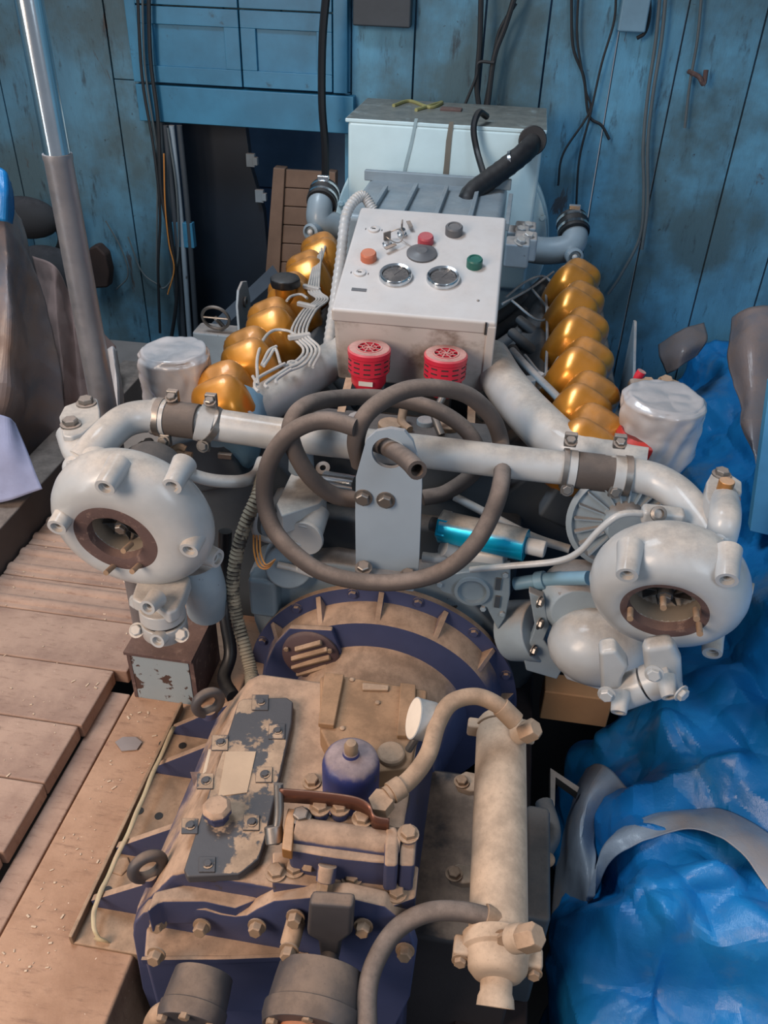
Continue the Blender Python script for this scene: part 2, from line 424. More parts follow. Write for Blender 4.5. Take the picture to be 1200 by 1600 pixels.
part('side_rail', vquad(B(), [(512, 268), (524, 270), (524, 440), (510, 440)], 3.34, 0.05), CRATE, cr, bev=0.003)
for k in range(6):
    a, b = 265+k*29, 265+(k+1)*29-1.5
    part('slat', vquad(B(), [(446-k*1.6, a), (514, a+4), (514, b+4), (444.5-k*1.6, b)], 3.355, 0.02), CRATE, cr, bev=0.003)
cl = thing('wall_boarding', at(380, 300, Y=4.2), 'pale blue-grey boarding seen behind the open door', 'boarding')
part('board', vquad(B(), [(380, 190), (540, 200), (540, 300), (392, 290)], 4.2, 0.02), mat('blue_grey_board', '#5f7fa0', 0.7, dust=None), cl)
part('board', vquad(B(), [(392, 293), (540, 303), (540, 440), (400, 430)], 4.2, 0.02), mat('blue_grey_board2', '#56749a', 0.7, dust=None), cl)
solo('diagonal_timber', prism(B(), [at(330, 505, Y=2.9), at(345, 515, Y=2.9), at(440, 430, Y=3.35), at(428, 412, Y=3.35)], (0, 0, -0.05)), mat('pale_sill', '#55606c', 0.6, dust=None), 'pale sloping timber edge at the foot of the hatchway', 'timber', bev=0.002)

# conduits and cables by the hatch
cn = thing('conduit_bundle', at(292, 520, Y=3.27), 'grey vertical conduits running down the left hatch post', 'conduit')
for k, (x0, x1) in enumerate(((258, 288), (268, 297), (280, 308))):
    part('conduit', tube(B(), [at(x0, 196, Y=3.255), at((x0+x1)/2+1, 350, Y=3.255), at(x1, 535, Y=3.255)], 0.011, seg=10), [DARK, ENG, DARK][k], cn)
part('mounting_board', box(B(), at(288, 366, Y=3.262), (0.085, 0.03, 0.10)), CAB, cn, bev=0.002)
def cable(pix, Y, r, m, label, name='cable', group=None):
    pts = [at(p[0], p[1], Y=(p[2] if len(p) > 2 else Y)) for p in pix]
    return solo(name, tube(B(), pts, r, seg=8, res=6), m, label, 'cable', group)
cable([(222, -30), (226, 100), (240, 200), (246, 260), (246, 430), (262, 446), (278, 400), (276, 300), (262, 200)], 3.235, 0.004, CABLE, 'thin grey cable looping in a U beside the hatch post')
cable([(232, -30), (235, 90), (247, 190), (252, 300), (268, 380), (276, 460), (266, 540)], 3.225, 0.008, CABLED, 'thick dark cable hanging down left of the blue cupboard')
cable([(214, -30), (222, 120), (240, 230), (250, 330), (247, 420), (250, 520)], 3.22, 0.006, CABLED, 'dark cable nearest the left planks, hanging beside the cupboard')
cable([(256, 240), (258, 320), (264, 380), (272, 420), (262, 460)], 3.21, 0.003, ORANGEW, 'thin orange wire hanging by the left hatch post')
cable([(165, 345), (190, 390), (200, 430), (182, 452)], 3.27, 0.003, CABLE, 'thin wire curling down the left planks')
cable([(200, 370), (222, 425), (250, 447)], 3.27, 0.003, CABLE, 'thin wire sagging from the left planks to the post')
cable([(512, -30), (504, 60), (503, 160), (508, 230), (508, 300)], 3.1, 0.014, BLACK, 'thick black hose hanging in front of the cupboard right side', 'hanging_hose')
# right wall cables
cable([(752, -30), (750, 60), (745, 130), (748, 165)], 3.2, 0.009, CABLED, 'left dark cable of the pair dropping onto the generator top')
cable([(812, -30), (790, 40), (772, 90), (762, 165)], 3.2, 0.009, CABLED, 'slanting dark cable dropping onto the generator top')
cable([(806, 5), (780, 50), (768, 110), (758, 165)], 3.23, 0.006, CABLED, 'thinner slanting cable behind the thick one over the generator')
cable([(772, 98), (748, 98), (744, 120), (726, 165)], 3.19, 0.005, CABLED, 'dark cable branching left above the generator top')
cable([(893, -30), (895, 70), (912, 120), (920, 180), (940, 196), (952, 218)], 3.27, 0.005, CABLED, 'dark wire curling to a hook end on the right planks')
cable([(905, -30), (902, 60), (915, 140), (921, 175), (880, 240), (872, 290)], 3.265, 0.004, CABLED, 'dark wire crossing and dropping behind the generator flange')
cable([(962, -30), (960, 30), (940, 100), (922, 180), (905, 250), (900, 330)], 3.26, 0.004, CABLED, 'long dark wire slanting down the right planks')
cable([(1033, -30), (1025, 60), (1012, 150), (1005, 230), (1006, 300), (1000, 370), (970, 430), (950, 460)], 3.26, 0.006, CABLE, 'left grey cable of the pair running down the right wall')
cable([(1042, -30), (1034, 60), (1020, 150), (1012, 230), (1012, 320), (1003, 390)], 3.255, 0.006, CABLE, 'right grey cable of the pair running down the right wall')
cable([(1013, -30), (1015, 20), (1008, 50), (995, 60)], 3.26, 0.006, CABLED, 'short dark cable ending at the wall junction box')
cable([(1098, -30), (1090, 60), (1078, 130), (1070, 200)], 3.27, 0.005, CABLE, 'faint painted cable at far right of the wall')
solo('junction_box', box(B(), at(990, 22, Y=3.25), (0.09, 0.05, 0.10)), BLUEG, 'small square junction box high on the right planks', 'box', bev=0.006)
bm = B(); box(bm, at(598, 12, Y=3.26), (0.20, 0.05, 0.11)); solo('switch_box', bm, DARK, 'dark box fixed high on the wall above the generator', 'box', bev=0.006)
hk = at(1090, 118, Y=3.27)
solo('wall_hook', tube(B(), [hk+V((-0.03, 0.01, 0.01)), hk+V((0, -0.03, 0)), hk+V((0.02, -0.03, -0.02)), hk+V((0.02, -0.02, 0.02))], 0.008, seg=8), RUST, 'small dark iron hook on the right planks', 'hook')
solo('rope_coil', tube(B(), [at(60+55*math.cos(a)*(1-0.01*k), 375+50*math.sin(a)*(1-0.01*k), Y=3.2-0.01*(k % 4)) for k, a in enumerate([i*0.55 for i in range(42)])], 0.016, seg=8, res=3), CABLED, 'dark coil of rope hung on the left wall behind the chrome pole', 'rope')
bm = B(); prism(bm, [at(p[0], p[1], Y=3.2) for p in ((138, 388), (150, 384), (164, 398), (170, 425), (168, 450), (138, 452))], (0, 0.06, 0))
solo('canvas_bag', bm, mat('dark_brown_canvas', '#3a2c28', 0.8, dust=None), 'dark brown bag hanging right of the pole on the left wall', 'bag', bev=0.01)
solo('canvas_roll', ball(ball(B(), at(75, 430, Y=3.0), 0.13, (1.3, 0.6, 0.9)), at(40, 340, Y=3.05), 0.10, (1.4, 0.6, 0.8)), mat('black_canvas', '#23262b', 0.8, dust='#3c3c40', bump=0.8, bsc=25), 'dark rolled canvas behind the chrome pole', 'canvas')

# deck boards on the left (loose hatch boards)
ZB = -0.06
seams = [(82, 800), (82, 854), (100, 908), (100, 960), (100, 1036), (60, 1124), (40, 1219), (10, 1333), (10, 1500)]
names = ['farthest dusty deck board under the grey turbocharger', 'dusty deck board just behind the rusted turbocharger flange', 'dusty deck board beside the left turbocharger outlet',
         'wide deck board level with the peeling painted pedestal', 'deck board with pale chips, before the narrow step', 'deck board ending at the notched ledge', 'deck board near the bottom left of the photo', 'nearest deck board in the bottom left corner']
rx = [-0.757, -0.757, -0.757, -0.755, -0.785, -0.792, -0.792, -0.80]
for k in range(8):
    y1 = at(*seams[k], Z=ZB).y-0.0012; y0 = at(*seams[k+1], Z=ZB).y+0.0012
    bm = B(); n = 6; x0, x1 = -1.215, rx[k]
    box(bm, ((x0+x1)/2, (y0+y1)/2, ZB-0.02), (x1-x0, y1-y0, 0.04))
    if k < 3:
        for q in range(2): cyl(bm, (x0, y0+(q*0.5+0.25)*(y1-y0), ZB-0.012), (x1, y0+(q*0.5+0.25)*(y1-y0), ZB-0.012), 0.02, seg=12)
    solo('deck_board', bm, DECK, names[k], 'board', 'loose deck boards on the left', bev=0.004)
bm = B(); box(bm, (-0.765, 0.72, -0.20), (0.05, 1.0, 0.20)); solo('deck_ledge', bm, DECK, 'narrow timber ledge carrying the ends of the near deck boards', 'timber', bev=0.004)
solo('timber_sill', box(B(), (-1.275, 1.75, -0.03), (0.11, 1.7, 0.16)), mat('dark_timber', '#57504e', 0.8, dust='#85786f', bump=0.5), 'dark timber sill along the left edge of the deck boards', 'timber', bev=0.005)
# aft boards under the pole
for k, (a, b) in enumerate(((2.0, 2.3), (2.31, 2.62), (2.63, 2.95))):
    solo('deck_plank', box(B(), (-1.15, (a+b)/2, -0.06), (0.95, b-a, 0.04)), mat('pale_plank_%d' % k, ['#8b8078', '#8f8a86', '#7d7672'][k], 0.85, dust=None, bump=0.4),
         ['grey-brown plank behind the left filter, nearest row', 'grey-brown plank behind the left filter, middle row', 'grey-brown plank farthest back by the wall'][k], 'plank', 'planks behind the left filter', bev=0.004)
# foundation girders
solo('foundation_beam', box(B(), (-0.575, 1.05, -0.16), (0.225, 1.9, 0.32)), BEAMM, 'long dusty foundation beam running under the left side of the machine', 'beam', bev=0.006)
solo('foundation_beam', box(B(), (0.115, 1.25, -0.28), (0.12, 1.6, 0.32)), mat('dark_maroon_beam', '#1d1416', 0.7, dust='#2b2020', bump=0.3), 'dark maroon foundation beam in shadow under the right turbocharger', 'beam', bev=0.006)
solo('timber_block', box(B(), at(905, 1085, Z=-0.02)+V((0.0, 0.03, -0.05)), (0.15, 0.06, 0.09)), mat('raw_orange_timber', '#a87c55', 0.8, dust=None, bump=0.3), 'raw orange-brown timber block under the right turbocharger', 'timber block', bev=0.004)
bm = B(); rnd = random.Random(3)
for k in range(260):
    if k % 3: x, y, z = rnd.uniform(-1.2, -0.8), rnd.uniform(0.6, 1.85), ZB+0.001
    else: x, y, z = rnd.uniform(-0.67, -0.58), rnd.uniform(0.55, 1.2), 0.001
    s = rnd.choice((0.001, 0.0012, 0.0016, 0.002, 0.003)); a = rnd.uniform(0, 6)
    box(bm, (x, y, z+s*0.15), (s*rnd.uniform(1, 3.4), s, s*0.4), Matrix.Rotation(a, 3, 'Z'))
o = solo('wood_chips', bm, PAPER, 'pale chips and crumbs scattered over the dusty deck boards', 'debris'); o['kind'] = 'stuff'
bm = B()
prism(bm, [at(p[0], p[1], Z=0.003) for p in ((180, 1160), (192, 1152), (212, 1152), (222, 1160), (214, 1172), (190, 1174))], (0, 0, 0.0015))
solo('paint_patch', bm, mat('blue_grey_spill', '#8c8280', 0.7, dust=None), 'grey oval patch on the dusty foundation beam', 'patch')
ch = at(262, 1190, Z=0)

# cloth sheets -----------------------------------------------------------
def hsh(i, j, s):
    r = random.Random(i*7349+j*9157+s*131); return r.uniform(-1, 1)
def facet(u, v, sc, ang, seed):
    c, s = math.cos(ang), math.sin(ang); u, v = (u*c-v*s)*sc, (u*s+v*c)*sc
    # triangular lattice, flat facets with sharp creases
    a, b = u - v/math.sqrt(3), 2*v/math.sqrt(3)
    i, j = math.floor(a), math.floor(b); fa, fb = a-i, b-j
    h = lambda p, q: hsh(p, q, seed)
    if fa+fb < 1: return h(i, j)*(1-fa-fb)+h(i+1, j)*fa+h(i, j+1)*fb
    return h(i+1, j+1)*(fa+fb-1)+h(i+1, j)*(1-fb)+h(i, j+1)*(1-fa)
RIDGES = []
def ridge(p):
    s = 0
    for a, b, A, w in RIDGES:
        ab = b-a; t = max(0, min(1, (p-a).dot(ab)/ab.dot(ab))); d = (p-(a+ab*t)); d.z *= .3
        s += A*max(0, 1-d.length/w)*(1-.3*t)
    return s
def sheet(rows, nu, nv, amp, seed, sc=1.0, fine=1.0):
    def cr1(P, t):
        n = len(P)-1; i = min(int(t*n), n-1); f = t*n-i
        b, c = P[i], P[i+1]; a = P[i-1] if i else b*2-c; d = P[i+2] if i+2 <= n else c*2-b
        return 0.5*((2*b)+(c-a)*f+(2*a-5*b+4*c-d)*f*f+(3*b-a-3*c+d)*f**3)
    G = [[cr1([cr1([V(p) for p in r], i/nu) for r in rows], j/nv) for i in range(nu+1)] for j in range(nv+1)]
    out = [[None]*(nu+1) for _ in range(nv+1)]
    for j in range(nv+1):
        for i in range(nu+1):
            du = G[j][min(i+1, nu)]-G[j][max(i-1, 0)]; dv = G[min(j+1, nv)][i]-G[max(j-1, 0)][i]
            n = du.cross(dv)
            n = n.normalized() if n.length > 1e-9 else V((0, 0, 1))
            p = G[j][i]; q = p*sc
            u, v = q.x*1.0+q.z*0.7, q.y+q.z*0.6
            w = noise.noise(p*1.5)*0.12
            h = facet(u+w, v-w, 5.0, 0.35, seed)*1.0 + facet(u, v+w, 9, 1.1, seed+5)*0.45*fine + facet(u-w, v, 24, 2.0, seed+9)*0.13*fine
            out[j][i] = p + n*h*amp + (V((0, 0, ridge(p))) if seed == 11 else V((0, 0, 0)))
    bm = B(); vs = [[bm.verts.new(p) for p in r] for r in out]
    for j in range(nv):
        for i in range(nu): bm.faces.new((vs[j][i], vs[j][i+1], vs[j+1][i+1], vs[j+1][i]))
    return bm
def cloth(name, rows, nu, nv, amp, seed, m, label, cat, sc=1.0, fine=1.0):
    o = solo(name, sheet(rows, nu, nv, amp, seed, sc, fine), m, label, cat, smooth=11)
    s = o.modifiers.new('thick', 'SOLIDIFY'); s.thickness = 0.002; s.offset = 0
    return o
def zr(*l): return [at(a, b, Z=c) for a, b, c in l]
def yr(*l): return [at(a, b, Y=c) for a, b, c in l]
rows = [zr((755, 1690, -.30), (840, 1690, -.16), (960, 1690, -.06), (1130, 1690, .0), (1400, 1690, .06)),
        zr((805, 1585, -.30), (880, 1560, -.14), (1000, 1530, .02), (1130, 1560, .02), (1400, 1540, .10)),
        zr((848, 1480, -.32), (915, 1440, -.12), (1010, 1390, .07), (1110, 1400, .11), (1400, 1420, .10)),
        zr((862, 1350, -.34), (930, 1330, -.12), (1020, 1330, .03), (1130, 1330, .06), (1380, 1300, .16)),
        zr((880, 1250, -.34), (950, 1235, -.14), (1040, 1240, -.02), (1150, 1240, .06), (1370, 1190, .24)),
        zr((905, 1190, -.30), (960, 1150, -.10), (1060, 1150, .03), (1170, 1120, .12), (1350, 1060, .30)),
        zr((985, 1120, -.30), (1030, 1100, -.14), (1100, 1060, .0), (1180, 1000, .14), (1340, 920, .34)),
        zr((960, 1000, -.38), (1020, 960, -.18), (1110, 900, -.02), (1190, 860, .12), (1320, 780, .32)),
        zr((930, 850, -.38), (1010, 820, -.22), (1100, 760, -.05), (1170, 720, .10), (1300, 650, .26)),
        zr((940, 700, -.34), (1010, 670, -.18), (1090, 630, -.03), (1150, 590, .08), (1280, 520, .20)),
        zr((945, 600, -.30), (1010, 575, -.16), (1080, 545, -.03), (1140, 518, .06), (1250, 470, .14))]
for (a, b, A, w) in (((830, 1585), (960, 1450), .05, .07), ((960, 1450), (1085, 1400), .06, .07), ((1085, 1400), (1180, 1520), .05, .06), ((990, 1330), (1110, 1340), .05, .05),
                     ((1020, 1500), (1085, 1400), .04, .05), ((1020, 1490), (1210, 1500), .045, .05), ((905, 1190), (1030, 1150), .05, .06), ((1030, 1150), (1110, 1250), .05, .06),
                     ((1110, 1060), (1150, 1250), .04, .06), ((1150, 1250), (1200, 1330), .05, .06), ((940, 1560), (1150, 1600), .03, .05)):
    RIDGES.append((at(*a, Z=.03), at(*b, Z=.03), A, w))
for r in rows:
    r.append(V((1.34, r[-1].y+.02, r[-1].z+.03)))
    for p in r: p.y = min(p.y, 3.2)
cloth('tarpaulin', rows, 180, 300, 0.062, 11, TARP, 'bright blue crumpled tarpaulin heaped along the right side', 'tarpaulin')
rows = [zr((855, 1490, -.27), (905, 1465, -.10), (925, 1420, -.06)),
        zr((856, 1400, -.27), (905, 1370, -.06), (930, 1350, -.03)),
        zr((862, 1330, -.27), (900, 1300, -.02), (935, 1310, -.06)),
        zr((885, 1250, -.24), (915, 1240, -.02), (955, 1270, -.06)),
        zr((905, 1205, -.22), (945, 1200, -.04), (990, 1240, -.03))]
cloth('tarpaulin_flap', rows, 30, 60, 0.014, 31, TARPG, 'grey-white underside flap folded over beside the oil cooler', 'tarpaulin', fine=0.6)
rows = [zr((928, 1420, -.06), (950, 1352, .03), (1000, 1322, .075), (1070, 1308, .085), (1140, 1345, .095), (1185, 1385, .10), (1260, 1470, .12)),
        zr((922, 1400, -.02), (940, 1325, .045), (1000, 1296, .078), (1066, 1286, .08), (1146, 1322, .09), (1200, 1368, .10), (1270, 1440, .12)),
        zr((932, 1360, -.06), (955, 1302, .03), (1010, 1280, .05), (1070, 1278, .05), (1150, 1300, .07), (1210, 1345, .08), (1280, 1410, .09))]
cloth('tarpaulin_fold', rows, 110, 20, 0.034, 41, TARPG, 'grey fold of sheeting winding across the blue tarpaulin', 'tarpaulin', fine=0.6)
rows = [yr((1150, 500, 2.60), (1180, 490, 2.55), (1230, 485, 2.6)), yr((1140, 540, 2.50), (1175, 540, 2.38), (1230, 540, 2.45)),
        yr((1148, 600, 2.35), (1178, 610, 2.25), (1235, 600, 2.35)), yr((1165, 680, 2.10), (1180, 690, 2.05), (1220, 680, 2.15)), yr((1182, 740, 1.98), (1190, 745, 1.96), (1205, 740, 2.0))]
cloth('canvas_sheet', rows, 30, 50, 0.02, 51, CLOTH, 'grey-brown canvas sheet hanging over the far right tarpaulin', 'canvas')
rows = [yr((1030, 540, 2.95), (1060, 520, 2.9), (1100, 505, 2.95)), yr((1032, 560, 2.85), (1065, 545, 2.78), (1105, 530, 2.85)), yr((1040, 585, 2.8), (1060, 575, 2.75), (1090, 555, 2.8))]
cloth('canvas_sheet', rows, 20, 20, 0.012, 57, CLOTH, 'small grey canvas heap at the back behind the right plastic-wrapped filter', 'canvas')
solo('leaning_board', prism(B(), [at(1203, 600, Y=1.85), at(1172, 830, Y=1.75), at(1300, 860, Y=1.75), at(1310, 600, Y=1.85)], (0, 0.03, 0)), mat('light_blue_board', '#5a9fc4', 0.5, dust=None), 'light blue board edge leaning at the right edge of the photo', 'board', bev=0.002)

rows = [yr((-160, 280, 2.3), (-60, 285, 2.2), (0, 300, 2.15), (18, 325, 2.22), (28, 345, 2.3)),
        yr((-160, 380, 2.2), (-60, 380, 2.1), (10, 385, 2.05), (40, 390, 2.18), (52, 400, 2.26)),
        yr((-160, 500, 2.1), (-60, 500, 1.98), (15, 500, 1.95), (55, 500, 2.12), (80, 505, 2.2)),
        yr((-160, 620, 2.0), (-70, 620, 1.92), (5, 630, 1.88), (50, 620, 2.05), (100, 620, 2.12)),
        yr((-160, 790, 1.9), (-80, 780, 1.85), (-20, 780, 1.82), (40, 770, 1.98), (105, 740, 2.05))]
cloth('canvas_cover', rows, 60, 90, 0.022, 61, CLOTH, 'grey-brown canvas hanging in folds at the left edge', 'canvas')
rows = [yr((52, 400, 2.5), (85, 415, 2.42), (110, 455, 2.5), (135, 490, 2.45), (182, 540, 2.45)),
        yr((60, 500, 2.4), (90, 510, 2.3), (115, 520, 2.4), (145, 545, 2.32), (190, 580, 2.4)),
        yr((70, 620, 2.25), (100, 620, 2.14), (125, 620, 2.25), (160, 625, 2.2), (196, 640, 2.28)),
        yr((70, 790, 2.05), (100, 780, 2.0), (130, 770, 2.06), (165, 760, 2.1), (200, 750, 2.16))]
cloth('canvas_cover', rows, 50, 70, 0.018, 67, mat('brown_canvas', '#86706a', 0.85, dust=None, bump=0.4, vary=0.2), 'brown canvas sheet sloping behind the foot of the chrome pole', 'canvas')
rows = [yr((-80, 240, 2.12), (0, 262, 2.1), (16, 285, 2.12)), yr((-80, 290, 2.08), (2, 300, 2.05), (22, 318, 2.1)), yr((-80, 340, 2.05), (0, 345, 2.03), (18, 350, 2.08))]
cloth('blue_sheet', rows, 20, 20, 0.01, 71, TARP, 'scrap of blue sheeting at the left edge above the canvas', 'tarpaulin')
rows = [yr((-90, 630, 1.80), (0, 648, 1.78), (22, 662, 1.8)), yr((-90, 700, 1.74), (0, 705, 1.72), (42, 705, 1.76)), yr((-90, 790, 1.66), (0, 785, 1.66), (66, 764, 1.7))]
cloth('pale_sheet', rows, 24, 30, 0.014, 73, mat('pale_lilac_canvas', '#8d93b2', 0.7, dust=None, bump=0.2, vary=0.15), 'pale bluish sheet corner hanging at the left edge', 'canvas')
rows = [yr((166, 545, 2.0), (176, 540, 2.0), (184, 548, 2.02)), yr((170, 600, 1.92), (182, 590, 1.9), (192, 600, 1.95)), yr((172, 690, 1.78), (184, 695, 1.77), (192, 690, 1.81))]
cloth('pale_cloth_strip', rows, 8, 20, 0.006, 79, mat('pale_canvas', '#a8a4a4', 0.7, dust=None, bump=0.1), 'narrow pale cloth strip hanging right of the chrome pole', 'cloth')

# plastic strap lying on the beam
st = thing('packing_strap', at(180, 1400, Z=0.02), 'pale plastic strap lying along the gearbox flange and hanging into the gap', 'strap')
bm = B(); path = [at(272, 1135, Z=0.045), at(238, 1210, Z=0.05), at(205, 1290, Z=0.045), at(168, 1370, Z=0.045), at(148, 1420, Z=0.04), at(150, 1460, Z=0.03), at(180, 1490, Z=-0.04), at(192, 1540, Z=-0.12), at(212, 1620, Z=-0.18)]
C = crom(path, 8); prev = None
for i, p in enumerate(C):
    w = 0.004 if i < 42 else 0.011
    a, b = bm.verts.new(p+V((-w, 0, 0.002*math.sin(i)))), bm.verts.new(p+V((w, 0, 0)))
    if prev: bm.faces.new((prev[0], prev[1], b, a))
    prev = (a, b)
o = part('strap', bm, mat('yellowish_strap', '#b7ab8c', 0.45, dust='#b5987d', lo=0.6, hi=1.2, bump=0.1), st); s = o.modifiers.new('t', 'SOLIDIFY'); s.thickness = 0.0015

# ================================================================ GENERATOR
g = thing('generator', (-0.2, 2.95, -0.4), 'large pale blue generator with square top box behind the engine', 'generator')
gz, gx = 0.50, -0.235
bm = B(); lathe(bm, [(0.33, 0), (0.33, 0.38)], (gx, 3.20, gz), (0, -1, 0), 64)
part('drum', bm, GENP, g, bev=0.004)
for yy, r in ((2.86, 0.362), (2.81, 0.355)):
    bm = B(); lathe(bm, [(r, 0), (r, 0.035)], (gx, yy, gz), (0, -1, 0), 72); fl = part('flange', bm, GENP, g, bev=0.004)
for k in range(20):
    a = 2*PI*k/20; bolt(g, (gx+0.345*math.cos(a), 2.775, gz+0.345*math.sin(a)), (0, -1, 0), 0.009, GENP)
part('top_box', box(B(), (-0.235, 2.92, 0.62), (0.60, 0.37, 0.49)), GENP, g, bev=0.012)
part('lid', box(B(), (-0.235, 2.93, 0.866), (0.615, 0.39, 0.012)), GENP, g, bev=0.003)
bm = B(); c = at(705, 172, Z=0.872); box(bm, c, (0.07, 0.05, 0.012)); part('lifting_lug', bm, RUST, g, bev=0.003)
# drain stain as a shape of its own on the front of the box
bm = B(); yf = 2.7335
prism(bm, [at(p[0], p[1], Y=yf) for p in ((702, 190), (709, 190), (706, 215), (703, 250), (700, 285), (694, 300), (690, 290), (694, 255), (697, 220))], (0, -0.0005, 0))
part('rust_stain', bm, mat('oil_streak', '#6d6a62', 0.6, dust=None), g)
bm = B(); prism(bm, [at(p[0], p[1], Y=yf) for p in ((648, 185), (653, 185), (645, 225), (634, 270), (628, 300), (623, 300), (632, 255), (641, 220))], (0, -0.0005, 0))
part('streak', bm, mat('pale_streak', '#8fa6ae', 0.6, dust=None), g)
ho = thing('black_hose', at(835, 225, Y=2.72), 'fat black corrugated hose plugged into the generator front', 'hose')
part('hose', tube(B(), [at(832, 222, Y=2.72), at(822, 236, Y=2.66), at(790, 262, Y=2.6), at(760, 284, Y=2.55), at(735, 305, Y=2.5), at(728, 330, Y=2.45)], 0.030, seg=20, rf=lambda t, i: 1+0.03*math.sin(i*2.2)), BLACK, ho)
part('socket', cyl(B(), at(832, 220, Y=2.735), at(832, 220, Y=2.70), 0.042, seg=28), BLACK, ho, bev=0.003)
part('clamp', tube(B(), [at(797, 255, Y=2.614)+V(p) for p in ((-.004, 0, .0), (.004, 0, .002))], 0.0335, seg=24), CHROME, ho)
cable([(760, 182, 2.80), (748, 176, 2.74), (740, 200, 2.70), (745, 235, 2.68), (755, 270, 2.62), (762, 298, 2.55)], 2.7, 0.010, BLACK, 'black cable looping over the generator front edge', 'black_cable')
bm = tube(B(), [at(615, 165, Z=.876), at(640, 158, Z=.876), at(672, 168, Z=.876), at(690, 160, Z=.876), at(650, 172, Z=.876)], 0.006, seg=8)
solo('rope_scrap', bm, mat('yellow_rope', '#8d8a5a', 0.8, dust=None), 'short scrap of yellowish rope lying on the generator lid', 'rope')

# engine rear cover between the generator and the box
ec = thing('bell_cover', (-0.18, 2.4, 0.5), 'blue-grey ribbed casting bridging the engine and the generator', 'casting')
bm = B(); box(bm, (-0.235, 2.44, 0.61), (0.42, 0.44, 0.24)); part('casing', bm, BLUEE, ec, bev=0.02)
for p in ((590, 316), (640, 312), (690, 316), (740, 322), (795, 330)):
    c = at(*p, Z=0.735); part('rib', box(B(), c, (0.012, 0.30, 0.02)), BLUEE, ec, bev=0.002)
part('edge_flange', box(B(), (-0.235, 2.60, 0.742), (0.44, 0.02, 0.03)), BLUEE, ec, bev=0.003)
for k in range(4):
    c = V((0.02+0.02*(k % 2), 2.1+0.12*k, 0.70-0.02*k)); part('lug', box(B(), c, (0.06, 0.07, 0.06)), ENG, ec, bev=0.006); bolt(ec, c+V((0.005, -0.02, 0.03)), (0.2, -0.3, 1), 0.012, WHITE)

# ================================================================ ENGINE
en = thing('marine_engine', (-0.18, 2.0, -0.4), 'big V-type marine engine with two rows of amber rocker covers', 'engine')
sec = [(-.64, .26), (-.62, .40), (-.50, .47), (-.47, .50), (-.30, .30), (-.06, .30), (.11, .50), (.15, .47), (.27, .40), (.29, .26), (.16, -.10), (-.02, -.38), (-.34, -.38), (-.52, -.10)]
part('engine_block', prism(B(), [(x, 1.42, z) for x, z in sec], (0, 1.13, 0)), DARK, en, bev=0.01)
# lumpy castings in the V
bm = B()
for k in range(9):
    y = 1.5+k*0.12; box(bm, (-.18+.02*(-1)**k, y, .34), (.20, .08, .10)); cyl(bm, (-.03, y, .36), (.08, y+.02, .45), .022, .022, 14); cyl(bm, (-.33, y, .36), (-.42, y+.02, .45), .022, .022, 14)
part('valley_casting', bm, DARK, en, bev=0.006)
for s, xc in ((-1, -.555), (1, .190)):
    part('cylinder_head', box(B(), (xc+s*.012, 1.96, .44), (.14, 1.16, .13), Matrix.Rotation(s*.35, 3, 'Y')), DARK, en, bev=0.01)

def cover_mesh():
    bm = B(); a, b, c = .057, .102, .074; nu, nv = 40, 20; rings = []
    def sp(v, e): return math.copysign(abs(v)**e, v)
    for j in range(nv+1):
        ph = -PI/2+PI*j/nv; rg = []
        for i in range(nu):
            th = 2*PI*i/nu
            x = a*sp(math.cos(ph), .55)*sp(math.cos(th), .6); y = b*sp(math.cos(ph), .55)*sp(math.sin(th), .6); z = c*sp(math.sin(ph), .7)
            w = max(0, 1-abs(y/b)**4); k = -math.cos(2*PI*y/b)*w
            z *= 1+.17*k*(1 if z > 0 else .4); x *= 1+.10*k
            rg.append(bm.verts.new((x, y, z)))
        rings.append(rg)
    for j in range(nv):
        for i in range(nu):
            q = (i+1) % nu; bm.faces.new((rings[j][i], rings[j][q], rings[j+1][q], rings[j+1][i]))
    bmesh.ops.remove_doubles(bm, verts=bm.verts, dist=1e-5)
    return bm
cm = mk('rocker_cover', cover_mesh(), GOLD, 80)
for s, xc, off in ((-1, -.545, .05), (1, .186, -.01)):
    ys = (1.50, 1.69, 1.88, 2.07, 2.26, 2.44) if s < 0 else (1.465, 1.615, 1.80, 1.99, 2.185, 2.375)
    for k in range(6):
        o = bpy.data.objects.new('rocker_cover', cm); COL.objects.link(o); o.parent = en
        o.matrix_local = Matrix.Translation(V((xc, ys[k], .515))-en.location) @ Matrix.Rotation(s*.42, 4, 'Y') @ Matrix.Rotation(-s*.28, 4, 'Z')
cp = at(446, 447, Z=.60)
bm = B(); cyl(bm, cp-V((0, 0, .07)), cp, .028, .026, 20); part('filler_neck', bm, GOLD, en)
bm = B(); lathe(bm, [(.036, 0), (.038, .006), (.038, .02), (.03, .026), (0, .028)], cp, (0, 0, 1), 24, mod=lambda a, r, h: 1+.03*math.cos(8*a))
part('filler_cap', bm, BLACK, en, bev=.002, label='black oil filler cap')

